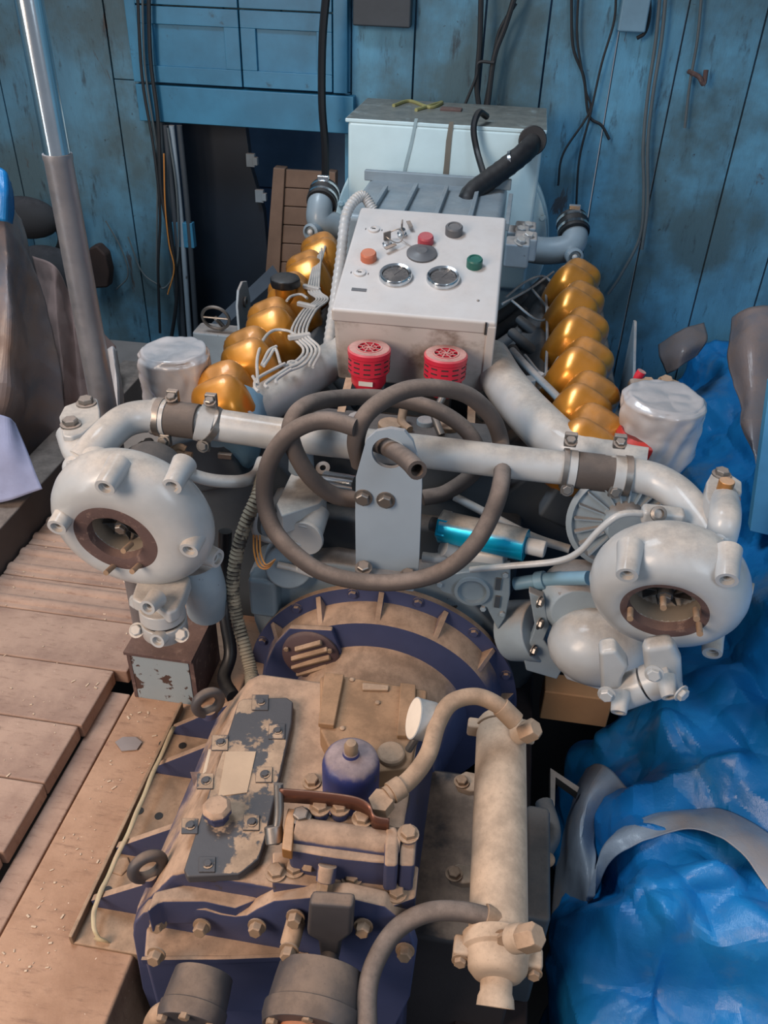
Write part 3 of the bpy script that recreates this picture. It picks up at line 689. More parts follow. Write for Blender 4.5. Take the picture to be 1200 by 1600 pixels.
# fuel lines -------------------------------------------------------------
fl = thing('fuel_line_bundle', at(470, 520, Z=.5), 'bundle of thin pale fuel pipes clipped along the left amber covers', 'fuel pipes')
for k in range(5):
    d = k*5.4-10
    pts = [(497+d*.5, 400-d), (492+d*.6, 430), (490+d*.8, 455), (503+d*.8, 468), (482+d*.9, 486), (466+d*1.1, 520), (486+d*1.2, 545), (476+d*1.1, 562+k*3), (450+d*.6, 572+k*4)]
    if k > 2: pts = pts[:-1]
    part('fuel_pipe', tube(B(), [at(a, b, Z=.585+.002*k) for a, b in pts], .0032, seg=8, res=5), WHITE, fl)
for pix in ([(448, 470), (455, 463), (470, 460), (480, 466)], [(403, 600), (402, 560), (412, 530), (428, 516), (450, 517), (462, 524)], [(409, 570), (420, 548), (432, 541)],
            [(412, 572), (420, 560), (430, 545), (438, 568)], [(404, 612), (398, 604), (404, 590), (445, 568)], [(418, 606), (416, 598), (448, 576)], [(432, 600), (433, 592), (455, 577)], [(395, 588), (402, 600)], [(508, 385), (504, 400), (498, 418)]):
    part('fuel_pipe', tube(B(), [at(a, b, Z=.59) for a, b in pix], .0035, seg=8, res=6), WHITE, fl)
for a, b, c2, d2 in ((474, 447, 500, 453), (465, 474, 495, 481), (450, 528, 485, 523)):
    p, q = at(a, b, Z=.594), at(c2, d2, Z=.594)
    part('pipe_clip', box(B(), (p+q)/2, ((p-q).length, .012, .012), fr((0, 0, 1), q-p)), WHITE, fl, bev=.003)

# valley pipes on the right (dark)
vp = thing('injector_pipes', at(850, 500, Z=.45), 'thin dark injector pipes crossing the shadowed right valley', 'fuel pipes')
for pix in ([(785, 475), (830, 450), (865, 425)], [(790, 465), (822, 440), (850, 432), (870, 452)], [(830, 450), (855, 480), (872, 500), (872, 512)], [(853, 450), (855, 520), (853, 590)], [(820, 555), (850, 585), (875, 556)], [(800, 470), (840, 500), (868, 490)]):
    part('pipe', tube(B(), [at(a, b, Z=.52) for a, b in pix], .0035, seg=8, res=6), ENG, vp)
for pix in ([(800, 520), (845, 560)], [(812, 500), (862, 540)], [(800, 545), (835, 600)]):
    part('pipe', tube(B(), [at(a, b, Z=.47) for a, b in pix], .014, seg=10, res=6), DARK, vp)
bm = B(); p = at(826, 610, Z=.52)
cyl(bm, p, p+V((0, 0, .03)), .016, seg=8); cyl(bm, p+V((.02, .02, 0)), p+V((.02, .02, .035)), .011, seg=6); cyl(bm, p+V((-.02, .01, 0)), p+V((-.02, .01, .03)), .011, seg=6); part('fitting', bm, ENG, vp, bev=.002)

# intake pipes
ip = thing('intake_pipe', at(440, 610, Z=.5), 'broad pale intake pipe slanting down left from the control box', 'pipe')
part('pipe', tube(B(), [at(560, 530, Y=1.84), at(520, 562, Y=1.74), at(450, 608, Y=1.61), at(385, 650, Y=1.49), at(350, 690, Y=1.42)], .043, seg=28), WHITE, ip)
part('mount_eye', lathe(B(), [(.006, 0), (.012, 0), (.012, .012), (.006, .012), (.006, 0)], at(457, 574, Z=.575), (0, 0, 1), 16, closed=False), WHITE, ip)
rp = thing('intake_pipe', at(850, 650, Z=.5), 'broad pale intake casting slanting down right from the control box', 'pipe')
part('pipe', tube(B(), [at(765, 560, Y=1.78), at(790, 602, Y=1.66), at(830, 650, Y=1.53), at(885, 698, Y=1.42), at(960, 722, Y=1.39), at(1010, 728, Y=1.38)], .043, seg=28, rf=lambda t, i: 1.08-.55*max(0, t-.5)), WHITE, rp)
part('rim_pipe', tube(B(), [at(800, 548, Z=.55), at(835, 585, Z=.55), at(870, 620, Z=.55), at(900, 655, Z=.55), at(893, 668, Z=.55), at(850, 668, Z=.55), at(810, 660, Z=.55)], .009, seg=10), ENG, rp)

# clutter under the box
cl = thing('front_manifold', at(650, 700, Y=1.42), 'dusty casting with fittings in the shadow between hose coil and box', 'casting')
bm = B(); box(bm, (-.17, 1.46, .42), (.40, .16, .20)); box(bm, (-.17, 1.40, .30), (.52, .12, .16)); part('casting', bm, DARK, cl, bev=.015)
for px, py, r in ((560, 650, .024), (610, 660, .028), (665, 655, .02), (700, 660, .03), (640, 690, .03), (780, 700, .03), (470, 700, .026)):
    c = at(px, py, Z=.53); part('plug', cyl(B(), c-V((0, 0, .05)), c, r, r*.9, 14), [STEEL, TANM, ENG][int(px) % 3], cl, bev=.003)
part('nozzle', tube(B(), [at(692, 620, Y=1.5), at(680, 645, Y=1.48), at(682, 660, Y=1.46), at(690, 680, Y=1.44)], .008, seg=10), STEEL, cl)
part('nozzle', tube(B(), [at(630, 640, Y=1.5), at(628, 660, Y=1.48), at(640, 672, Y=1.46)], .009, seg=10), TANM, cl)
for k, (a, b) in enumerate(((((545, 596), (530, 655))), (((737, 632), (735, 690))))):
    p, q = at(*a, Y=1.60), at(*b, Y=1.50)
    solo('steel_strap', box(B(), (p+q)/2, (.017, .003, (p-q).length+.02), fr(p-q, (1, 0, 0))), TANM, ['tan flat steel strap under the left end of the control box', 'tan flat steel strap under the right end of the control box'][k], 'strap', bev=.0008)

# ---------------------------------------------------------------- crossover pipe
YC = 1.31
co = thing('crossover_pipe', at(600, 700, Y=YC), 'long pale coolant pipe crossing in front from turbocharger to turbocharger', 'pipe')
cpts = [at(130, 722, Y=1.17), at(158, 690, Y=1.21), at(195, 658, Y=1.27), at(240, 650, Y=1.30), at(300, 658, Y=YC), at(450, 680, Y=YC), at(650, 704, Y=YC), at(850, 728, Y=YC), at(990, 742, Y=YC), at(1050, 765, Y=1.28), at(1092, 810, Y=1.22), at(1118, 850, Y=1.17)]
part('pipe', tube(B(), cpts, .0305, seg=32, res=10), WHITE, co)
def along(x0, x1, n=4):
    a, b = at(450, 680, Y=YC), at(850, 728, Y=YC); d = (b-a).normalized()
    def pt(x):
        if x < 330: return at(x, 650+(x-240)*.133, Y=YC-.004)
        return at(x, 680+(x-450)*.12, Y=YC)
    return [pt(x0).lerp(pt(x1), i/n) for i in range(n+1)]
part('rubber_sleeve', tube(B(), along(262, 310), .0335, seg=32, res=3), SLEEVE, co)
part('rubber_sleeve', tube(B(), along(898, 958), .0335, seg=32, res=3), SLEEVE, co)
for a, b in ((240, 263), (309, 332), (880, 899), (957, 978)):
    c = part('hose_end', tube(B(), along(a, b, 3), .0352, seg=32, res=3), WHITE, co)
for a, b, t in ((246, 256, 0), (326, 335, 1), (878, 886, 0), (974, 984, 1)):
    o = part('clamp', tube(B(), along(a, b, 2), .0368, seg=32, res=3), STEEL, co)
for x, y in ((256, 690), (317, 697), (268, 622), (328, 628), (886, 765), (961, 769), (892, 690), (969, 693)):
    up = y < 650 or (x > 800 and y < 700)
    p = at(x, y, Y=YC-(0.0 if up else .035))
    part('clamp_lug', box(B(), p+V((0, .008, 0)), (.022, .012, .026)), STEEL, co, bev=.002)
    bolt(co, p, (0, -1, .35) if not up else (0, -.4, 1), .0088, STEEL, 'clamp_bolt')
# upright flanges at the ends
el = thing('end_flange', at(130, 700, Y=1.2), 'pale rounded two-bolt flange at the left end of the crossover pipe', 'flange')
top = [(92, 650), (100, 634), (138, 620), (152, 622), (156, 640), (156, 655), (128, 676), (112, 682), (98, 680)]
part('flange_plate', prism(B(), [at(a, b, Z=.60) for a, b in top], (0, 0, -.022)), WHITE, el, bev=.004)
p = at(122, 700, Y=1.2)
part('neck', tube(B(), [at(112, 676, Z=.58), at(124, 706, Y=1.19), at(150, 720, Y=1.17), at(165, 740, Y=1.14)], .028, seg=20), WHITE, el)
bolt(el, at(111, 664, Z=.60), (0, 0, 1), .014, STEEL); bolt(el, at(135, 631, Z=.60), (0, 0, 1), .014, STEEL)
part('lower_lug', ball(B(), at(122, 733, Y=1.16), .028, (1, .8, 1)), WHITE, el); bolt(el, at(117, 728, Y=1.13), (-.3, -1, .2), .012, WHITE, washer=False)
er = thing('end_flange', at(1128, 800, Y=1.16), 'pale upright flange with rusty stud at the right end of the crossover pipe', 'flange')
zt = .60
top = [(1104, 752), (1112, 738), (1128, 732), (1142, 740), (1160, 752), (1160, 768), (1148, 786), (1130, 797), (1112, 792), (1103, 775)]
part('flange_plate', prism(B(), [at(a, b, Z=zt) for a, b in top], (0, 0, -.03)), WHITE, er, bev=.004)
part('neck', tube(B(), [at(1131, 772, Z=zt-.028), at(1133, 805, Y=1.15), at(1128, 835, Y=1.13), at(1118, 865, Y=1.12)], .0245, seg=20), WHITE, er)
bolt(er, at(1127, 742, Z=zt), (0, 0, 1), .012, STEEL)
bm = B(); p = at(1131, 768, Z=zt); cyl(bm, p, p+V((0, 0, .022)), .013, seg=16); part('stud', bm, BRASS, er, bev=.002, label='bare copper-coloured stud')
part('ring', lathe(B(), [(.01, 0), (.016, 0), (.016, .006), (.01, .006), (.01, 0)], at(1140, 782, Z=zt), (0, 0, 1), 20, closed=False), RUST, er)
part('foot', ball(B(), at(1112, 866, Y=1.10), .030, (1.1, .8, .8)), WHITE, er)
bolt(er, at(1121, 848, Y=1.09), (.1, -1, .5), .0105, WHITE)

# ---------------------------------------------------------------- bracket plate
br = thing('lifting_bracket', at(605, 900, Y=1.22), 'tall grey lifting bracket plate with round hole, standing in front centre', 'bracket')
yb = 1.205
out = [(556, 745), (572, 688), (588, 674), (610, 670), (632, 674), (645, 690), (659, 740), (659, 765), (655, 870), (652, 902), (556, 888), (555, 800)]
hole = []
hc = at(608, 708, Y=yb); hr = .030
bm = B(); O = [at(a, b, Y=yb) for a, b in out]; n = 48; ring = []
cen = hc
outer = []
for i in range(n):  # outline resampled radially around the hole
    a = 2*PI*i/n; dd = V((math.cos(a), 0, math.sin(a))); best = None
    for j in range(len(O)):
        p, q = O[j], O[(j+1) % len(O)]; e = q-p
        den = dd.x*e.z-dd.z*e.x
        if abs(den) < 1e-9: continue
        w = p-cen; t = (w.x*e.z-w.z*e.x)/den; u = (w.x*dd.z-w.z*dd.x)/den
        if t > 0 and -1e-6 <= u <= 1+1e-6: best = t if best is None else max(best, t)
    outer.append((a, cen+dd*best))
for p in O: outer.append((math.atan2(p.z-cen.z, p.x-cen.x) % (2*PI), p))
outer.sort(key=lambda t: t[0])
th = .009; N2 = len(outer)
def fv(lst, dy): return [bm.verts.new(p+V((0, dy, 0))) for p in lst]
op = [p for _, p in outer]; ipn = [cen+V((math.cos(a), 0, math.sin(a)))*hr for a, _ in outer]
of, ob, jf, jb = fv(op, 0), fv(op, th), fv(ipn, 0), fv(ipn, th)
for i in range(N2):
    j = (i+1) % N2
    for q in ((of[i], of[j], jf[j], jf[i]), (ob[i], jb[i], jb[j], ob[j]), (of[i], ob[i], ob[j], of[j]), (jf[i], jf[j], jb[j], jb[i])):
        try: bm.faces.new(q)
        except ValueError: pass
bmesh.ops.remove_doubles(bm, verts=bm.verts, dist=1e-5)
part('plate', bm, BRACK, br, smooth=30)
c = at(603, 888, Y=1.20); part('foot_plate', box(B(), c+V((0, -.015, -.012)), (.115, .045, .01)), BRACK, br, bev=.002)
for x, y in ((568, 777), (603, 781)): bolt(br, at(x, y, Y=yb), (0, -1, 0), .0125, STEEL)
for x, y in ((568, 888), (638, 900)): bolt(br, at(x, y, Y=yb-.018), (0, -.3, 1), .012, STEEL)

# ---------------------------------------------------------------- rubber hose coil
hose = thing('hose_coil', at(600, 905, Y=1.15), 'long grey-brown rubber hose coiled over the crossover pipe and bracket', 'hose')
def h3(l): return [at(a, b, Y=c) for a, b, c in l]
r = .0158
big = [(562, 782, 1.26), (520, 773, 1.24), (484, 744, 1.22), (459, 700, 1.22), (455, 663, 1.23), (478, 634, 1.27), (530, 622, 1.36), (600, 622, 1.42), (680, 640, 1.42), (735, 680, 1.40), (745, 730, 1.38), (700, 768, 1.36), (660, 778, 1.34)]
part('hose', tube(B(), h3(big), r, seg=14, res=10), RUBBER, hose)
lp = [(556, 668, 1.22), (515, 657, 1.23), (478, 663, 1.22), (445, 685, 1.21), (420, 725, 1.20), (413, 775, 1.19), (425, 822, 1.17), (455, 860, 1.15), (500, 892, 1.14), (560, 908, 1.135), (630, 909, 1.135), (690, 893, 1.15), (735, 858, 1.17), (765, 810, 1.20), (783, 755, 1.24), (784, 700, 1.37), (770, 655, 1.38), (735, 620, 1.36), (690, 607, 1.33), (640, 608, 1.30), (595, 628, 1.26), (567, 655, 1.235), (556, 690, 1.23), (562, 725, 1.24)]
part('hose', tube(B(), h3(lp), r, seg=14, res=10), RUBBER, hose)
en2 = [(585, 692, 1.30), (600, 697, 1.25), (622, 708, 1.19), (640, 722, 1.14), (652, 735, 1.10)]
part('hose_end', tube(B(), h3(en2), r, seg=18, res=6, open_end=True), RUBBER, hose, label='open cut end poking through the bracket hole')

# ---------------------------------------------------------------- turbochargers
def boss(parent, c, n, r=.017, h=.03, m=None):
    n = V(n).normalized(); bm = B()
    lathe(bm, [(r*1.25, -h), (r*1.05, -h*.4), (r, 0), (r*.95, .004), (r*.62, .004), (r*.58, -.003), (r*.36, -.003), (r*.36, -.012), (0, -.012)], c, n, 24)
    return part('port_boss', bm, m or WHITE, parent, smooth=50)
def turbo(name, label, C, n, R, ecc, eca, bosses, studs, yoke, sgn, dk=.5, fs=1.0):
    t = thing(name, (C.x, C.y+.1, C.z-.15), label, 'turbocharger')
    n = V(n).normalized(); C = V(C)
    m = fr(n, (1, 0, 0))
    def md(a, r, h):
        w = min(1, max(0, (r-.06)/.05)); return 1+w*ecc*math.cos(a-eca)
    R0 = R
    D = R0*dk
    prof = [(.050*fs, -.06), (.050*fs, -.004), (.060*fs, -.002), (.072*fs, .0)]
    for i in range(13):
        a = math.radians(118-16*i); prof.append((R0*.64+R0*.36*math.cos(a), -D+.012+D*math.sin(a)))
    prof += [(.06, -D*1.95), (.05, -D*1.95)]
    part('volute', lathe(B(), prof, C, n, 64, mod=md), WHITE, t, smooth=60)
    fl = part('inlet_flange', lathe(B(), [(r_*fs, h_) for r_, h_ in [(.047, -.01), (.049, .006), (.058, .0095), (.079, .008), (.083, .002), (.074, -.008)]], C, n, 48, closed=False, mod=lambda a, r, h: 1+.012*math.cos(9*a)), RUST, t)
    part('inlet_throat', lathe(B(), [(.051*fs, .0), (.049*fs, -.03), (.052*fs, -.075), (0, -.078)], C, n, 40, closed=False), mat('throat_alloy', '#a89c8e', 0.45, metal=.5, dust=None), t)
    bm = B(); lathe(bm, [(.044, -.062), (.03, -.05), (.012, -.036), (.012, -.02), (0, -.02)], C, n, 24)
    w = part('impeller', bm, DARK, t)
    for k in range(10):
        a = 2*PI*k/10; d = m @ V((math.cos(a), math.sin(a), 0))
        p0 = C+d*.014-n*.045; p1 = C+d*.045-n*.045; sd = n.cross(d)
        part('blade', prism(B(), [p0+n*.016, p1+n*.008+sd*.012, p1-n*.02+sd*.004, p0-n*.02], sd*.0018), DARK, w)
    bolt(w, C-n*.022, n, .010, STEEL, 'nut', False)
    for px, py in bosses:
        hh = 0.0
        for _ in range(4):
            p = at(px, py, O=C+n*hh, N=n); rho = ((p-C)-n*(p-C).dot(n)).length
            q = max(-1, min(1, (rho/(R0*1.02)-.64)/.36)); hh = -D+.012+D*math.sqrt(1-q*q)+.016
        boss(t, p, n, h=.055)
    for k, (px, py) in enumerate(studs):
        p = at(px, py, O=C+n*.008, N=n); o = part('stud', cyl(B(), p, p+n*.030+V((0, 0, .012)), .005, seg=12), TANM, fl)
    return t, n, m
def facing(C, dx, dy, deg):
    v = (CAMPOS-V(C)).normalized(); rt = CR @ V((1, 0, 0)); rt = (rt-v*rt.dot(v)).normalized(); up = v.cross(rt)
    d = (rt*dx-up*dy).normalized(); a = math.radians(deg)
    return (d*math.sin(a)+v*math.cos(a)).normalized()
CL = at(182, 838, Y=1.06); nl = facing(CL, -.47, .88, 53)
tl, nl, ml = turbo('turbocharger', 'left turbocharger with rusty round inlet and grey snail housing', CL, nl, .143, .12, .3,
                   [(165, 760), (270, 758), (90, 822), (296, 858)], [(205, 850), (218, 882), (178, 884)], None, 1, .37)
bd = (nl.cross(V((0, 0, 1)))).normalized()
boss(tl, at(338, 872, Y=1.12), (1, -.35, 0), .018)
CRr = at(1038, 948, Y=1.05)
tr, nr, mr = turbo('turbocharger', 'right turbocharger with dark studded inlet beside the blue tarpaulin', CRr, facing(CRr, -.12, .99, 53), .124, .04, -.6,
                   [(980, 896), (1136, 904), (1113, 1018)], [(985, 952), (1036, 935), (1087, 952), (1092, 975)], None, -1, .46, 1.14)
boss(tr, at(1172, 925, Y=1.12), (1, -.3, .1), .016); boss(tr, at(930, 906, Y=1.14), (-1, -.3, 0), .018)
# bodies behind the snails
bm = B(); lathe(bm, [(.05, 0), (.06, .03), (.06, .08), (.05, .10)], CL-nl*.10, -nl, 32); part('centre_housing', bm, DARK, tl, bev=.004)
bm = B(); c0 = at(318, 900, Y=1.16); tube(bm, [c0+V((-.01, 0, .03)), c0+V((.0, .0, -.03)), c0+V((-.01, .02, -.10))], .040, seg=24); part('exhaust_elbow', bm, ENG, tl)
bm = B(); lathe(bm, [(.09, 0), (.095, .012), (.095, .03), (.07, .05), (.07, .14)], at(985, 800, Y=1.27), (.25, -1, .15), 40)
dk = at(972, 808, Y=1.30); nd = V((.10, -1, .15)).normalized()
cdk = part('heat_shield_disc', lathe(B(), [(.10, 0), (.104, .012), (.094, .018), (.088, .010), (.04, .016), (.035, .05)], dk, nd, 48), ENG, tr, bev=.001); bm = B()
for k in range(20):
    a = 2*PI*k/20; d = fr(nd) @ V((math.cos(a), math.sin(a), 0))
    part('fin', box(B(), dk+d*.065+nd*.016, (.05, .003, .014), fr(nd, d)), ENG, cdk)
# right lower castings
bm = B(); ball(bm, at(935, 1010, Y=1.17), .085, (1.1, .9, .85)); part('exhaust_housing', bm, WHITE, tr)
bm = B(); c = at(905, 940, Y=1.22); lathe(bm, [(.07, 0), (.072, .05), (.05, .08)], c+V((.0, .06, -.02)), (0, -1, .1), 32); part('rear_housing', bm, ENG, tr, bev=.003)
bm = B(); prism(bm, [at(a, b, Y=1.15) for a, b in ((872, 1040), (890, 1052), (940, 1062), (985, 1072), (985, 1082), (935, 1078), (885, 1062))], (0, .05, 0)); part('foot_flange', bm, WHITE, tr, bev=.003)
# left outlet coupling
oc = thing('oil_drain_coupling', at(248, 1003, Y=1.03), 'pale square flange and round coupling below the left turbocharger', 'coupling')
zc = .375
part('flange_block', prism(B(), [at(a, b, Z=zc) for a, b in ((222, 880), (262, 884), (298, 900), (290, 925), (278, 950), (262, 958), (240, 940), (218, 940), (204, 934))], (0, 0, -.03)), WHITE, oc, bev=.007)
pc = at(252, 944, Z=zc-.02)
part('coupling', lathe(B(), [(.040, 0), (.041, -.028)][::-1], pc, (0, 0, 1), 36), WHITE, oc, bev=.003)
part('ring_gap', lathe(B(), [(.036, -.034), (.036, -.028)], pc, (0, 0, 1), 36), BLACK, oc)
part('coupling', lathe(B(), [(.034, -.072), (.041, -.062), (.041, -.034)], pc, (0, 0, 1), 36), WHITE, oc, bev=.003)
for x, y in ((213, 940), (272, 956)): bolt(oc, at(x, y, Z=zc-.04), (-.2, -.9, .3), .0105, WHITE)
for x, y, yy in ((232, 948, pc.y-.05), (247, 1000, pc.y-.045)):
    boss(oc, at(x, y, Y=yy), (-.1, -1, .15), .0145, .03)
for x, y in ((214, 985), (284, 992)): bolt(oc, at(x, y, Y=pc.y-.02), (0, -.6, .7), .0105, WHITE)
# right outlet coupling
od = thing('oil_drain_coupling', at(1010, 1100, Y=1.0), 'cream double-arm coupling hanging below the right turbocharger', 'coupling')
a0, a1 = at(962, 1086, Y=1.0), at(1054, 1052, Y=1.0)
part('coupling', tube(B(), [a0, a0.lerp(a1, .5)], .029, seg=32, res=4), WHITE, od, bev=.002)
part('ring_gap', tube(B(), [a0.lerp(a1, .5), a0.lerp(a1, .53)], .0268, seg=32, res=1), BLACK, od)
part('coupling', tube(B(), [a0.lerp(a1, .53), a1], .030, seg=32, res=4), WHITE, od, bev=.002)
part('arm', prism(B(), [at(a, b, Y=.99) for a, b in ((1004, 1014), (1052, 1006), (1066, 1035), (1068, 1072), (1048, 1090), (1020, 1072), (1008, 1050))], (0, .032, 0)), WHITE, od, bev=.012)
part('arm', prism(B(), [at(a, b, Y=.985) for a, b in ((936, 1020), (962, 1016), (984, 1045), (974, 1062), (968, 1096), (940, 1094))], (0, .035, 0)), WHITE, od, bev=.008)
for x, y, ax in ((1022, 1052, (-.2, -.9, .2)), (948, 1084, (-.2, -.9, .1)), (1063, 1082, (.6, -.7, 0))): bolt(od, at(x, y, Y=.955), ax, .0105, WHITE)
boss(od, at(1046, 1086, Y=.955), (.2, -1, -.4), .013, .03); boss(od, at(967, 1110, Y=.955), (-.1, -1, -.5), .013, .03)

# painted pedestal
pd = thing('pedestal', (-.61, 1.2, 0), 'grey steel pedestal with peeling paint standing on the dusty beam', 'pedestal')
P0, P1 = at(212, 1092, Z=0), at(303, 1104, Z=0)
xa, xb, ya = P0.x+.003, P1.x, P0.y+.005
part('front_plate', box(B(), ((xa+xb)/2, ya+.004, .064), (xb-xa, .008, .128)), mat('peeling_pedestal_paint', '#8f9da5', .5, dust='#a08f82', lo=.5, hi=1.1, amt=.6, patch='#4a3834', plo=.575, phi=.59, psc=22, bump=.15, vary=.05), pd, bev=.001)
part('side_plate', box(B(), (xb+.006, ya+.07, .064), (.010, .14, .128)), RUST, pd, bev=.001)
part('side_plate', box(B(), (xa-.002, ya+.07, .064), (.010, .14, .128)), RUST, pd, bev=.001)
part('top_plate', box(B(), ((xa+xb)/2, ya+.07, .132), (xb-xa+.02, .15, .008)), RUST, pd, bev=.001)

# ---------------------------------------------------------------- wrapped filters
def wrapped(C, r, h, label, seed, redring):
    t = thing('wrapped_filter', C, label, 'filter')
    part('canister', cyl(B(), C, C+V((0, 0, h*.6)), r*.95, seg=32), ENG, t, bev=.003)
    bm = B(); prof = [(r*1.0, 0), (r*1.07, h*.15), (r*1.05, h*.5), (r*1.09, h*.75), (r*1.10, h*.92), (r*.95, h*1.0), (r*.6, h*.99), (r*.25, h*.995), (0, h)]
    lathe(bm, [p for a, b in zip(prof, prof[1:]) for p in [(a[0]+(b[0]-a[0])*i/6, a[1]+(b[1]-a[1])*i/6) for i in range(6)]]+[prof[-1]], C+V((0, 0, .0)), (0, 0, 1), 96, closed=False)
    for v in bm.verts:
        p = v.co-C; d = V((p.x, p.y, 0)); a = math.atan2(p.y, p.x)
        if p.z > h*.97: a = 0
        k = noise.noise(V((a*2+seed, p.z*16-a*2, p.x*8)))*.006+abs(noise.noise(V((p.x*26, p.y*26+seed, p.z*26))))*.007-.002
        v.co += (d.normalized() if d.length > 1e-5 else V((0, 0, 0)))*k*(1 if p.z < h*.97 else .3) + V((0, 0, k*(.2 if p.z < h*.97 else .8)))
    part('film_wrap', bm, FILM, t, smooth=70)
    return t
wf = wrapped(at(283, 640, Y=1.56)+V((0, 0, -.02)), .070, .165, 'filter canister wrapped in crinkled film, left of the amber covers', 2, False)
w2 = wrapped(at(1018, 712, Y=1.50)+V((0, 0, .0)), .072, .135, 'filter canister wrapped in clear film, above a red-painted ring', 9, True)
bm = B(); c = at(992, 705, Y=1.43); lathe(bm, [(.05, -.02), (.056, -.012), (.056, .014), (.045, .024)], c+V((.02, .05, 0)), (0, -.1, 1), 32); part('red_ring', bm, REDP, w2, bev=.003, label='red painted ring with black smudges')
part('tape_end', prism(B(), [at(a, b, Y=1.45) for a, b in ((1062, 700), (1074, 690), (1072, 725), (1064, 735))], (0, .01, 0)), REDP, w2)
tv = thing('turbine_lug_casting', at(1030, 610, Y=1.62), 'rusty bolted casting top peeping over the right film-wrapped filter', 'casting')
part('casting', box(B(), at(1025, 620, Y=1.64), (.12, .05, .06)), STEEL, tv, bev=.01)
for x, y in ((1012, 601), (1040, 598), (1052, 606), (992, 612)): bolt(tv, at(x, y, Y=1.63), (0, -.3, 1), .013, TANM)
solo('red_cap', tube(B(), [at(994, 603, Y=1.68), at(997, 590, Y=1.68), at(1003, 580, Y=1.68)], .010, seg=12), RED, 'small red tapered cap beside the right film-wrapped filter', 'cap')

# blue air housing and pipe behind the crossover
ah = thing('air_housing', at(360, 720, Y=1.40), 'blue-grey rounded housing behind the left part of the crossover pipe', 'housing')
part('housing', lathe(B(), [(.074, -.10), (.074, -.0), (.070, .02), (.05, .034), (0, .038)], at(354, 690, Y=1.42), (.05, -1, -.25), 40), BLUEG, ah, smooth=60)
part('seam_band', lathe(B(), [(.0765, -.035), (.0765, -.028)], at(354, 690, Y=1.42), (.05, -1, -.25), 40), ENG, ah)
part('clamp_screw', box(B(), at(352, 712, Y=1.375), (.03, .01, .012)), STEEL, ah, bev=.002)
wp = thing('oil_return_pipe', at(330, 745, Y=1.25), 'pale curved pipe with hex union behind the left turbocharger', 'pipe')
part('pipe', tube(B(), [at(262, 722, Y=1.24), at(290, 738, Y=1.24), at(330, 750, Y=1.25), at(375, 752, Y=1.27), at(400, 742, Y=1.32), at(410, 720, Y=1.36)], .0125, seg=14), WHITE, wp)
pa, pb = at(268, 726, Y=1.235), at(292, 740, Y=1.235)
part('union_nut', lathe(B(), [(.018, 0), (.018, (pb-pa).length)], pa, pb-pa, 6), WHITE, wp, bev=.002)
part('collar', lathe(B(), [(.021, 0), (.021, .006)], pb, pb-pa, 20), WHITE, wp, bev=.001)
lk = thing('linkage', at(250, 710, Y=1.26), 'jumble of small dusty levers behind the left housing', 'linkage')
for pix in ([(205, 716), (240, 712), (262, 700)], [(222, 728), (255, 705), (300, 712)], [(265, 705), (280, 698), (290, 702)]):
    part('lever', tube(B(), [at(a, b, Y=1.30) for a, b in pix], .007, seg=8), TANM, lk)
for x, y in ((223, 697), (232, 692)): bolt(lk, at(x, y, Y=1.29), (0, -.5, 1), .008, STEEL)

# ---------------------------------------------------------------- wrapped loom on the left of the flywheel
lm = thing('wrapped_wire_loom', at(385, 1075, Y=1.1), 'tape-wrapped wiring loom hanging left of the blue flywheel housing', 'loom')
part('loom', tube(B(), h3([(412, 740, 1.30), (402, 775, 1.25), (383, 820, 1.22), (369, 870, 1.20), (364, 920, 1.18), (370, 965, 1.16), (382, 1010, 1.13), (392, 1050, 1.10), (394, 1085, 1.05)]), .0125, seg=14, res=24, rf=lambda t, i: 1+.09*(i % 3 == 0)-.05*(i % 3 == 1)+.06*noise.noise(V((i*.3, 0, 0)))), mat('tan_loom_tape', '#7b7263', .6, dust='#a39680', lo=.2, hi=.9, amt=.5, patch='#2f2d2c', plo=.52, phi=.56, psc=30, bump=.3), lm)
solo('dark_hose', tube(B(), h3([(352, 830, 1.30), (350, 900, 1.28), (352, 960, 1.24), (360, 1020, 1.2), (350, 1060, 1.15), (365, 1090, 1.08)]), .014, seg=12), BLACK, 'dark rubber hose hanging in the shadow behind the wire loom', 'hose')

# ---------------------------------------------------------------- governor / pump group on the left of the bracket
fp = thing('fuel_pump', at(470, 880, Y=1.28), 'pale angular fuel pump head on a round body inside the hose coil', 'pump')
zt = .452
hexp = [(455, 738), (472, 734), (500, 757), (511, 772), (498, 786), (440, 806), (432, 786)]
part('pump_head', prism(B(), [at(a, b, Z=zt) for a, b in hexp], (0, 0, -.045)), WHITE, fp, bev=.004)
a0 = at(490, 795, Y=1.30); part('pump_body', tube(B(), [a0, at(477, 835, Y=1.25)], .033, seg=28, res=4), WHITE, fp, bev=.003)
part('end_plate', lathe(B(), [(.036, 0), (.037, .004), (.036, .010)], at(478, 838, Y=1.245), (-.1, -1, .05), 28), WHITE, fp, bev=.001)
part('shaft', tube(B(), [at(470, 862, Y=1.27), at(466, 890, Y=1.25)], .008, seg=12, res=2), WHITE, fp)
part('arm', tube(B(), [at(434, 882, Y=1.25), at(460, 888, Y=1.25), at(490, 898, Y=1.25)], .007, seg=10), WHITE, fp)
part('pipe', tube(B(), h3([(412, 770, 1.26), (400, 800, 1.24), (398, 830, 1.23), (412, 842, 1.23), (448, 848, 1.23), (470, 850, 1.24)]), .006, seg=10), WHITE, fp)
part('banjo', lathe(B(), [(.006, -.006), (.014, -.006), (.014, .006), (.006, .006), (.006, -.006)], at(505, 733, Y=1.34), (0, -.6, 1), 20, closed=False), STEEL, fp)
part('chrome_barrel', tube(B(), [at(508, 748, Y=1.32), at(556, 756, Y=1.30)], .016, seg=20, res=3), CHROME, fp)
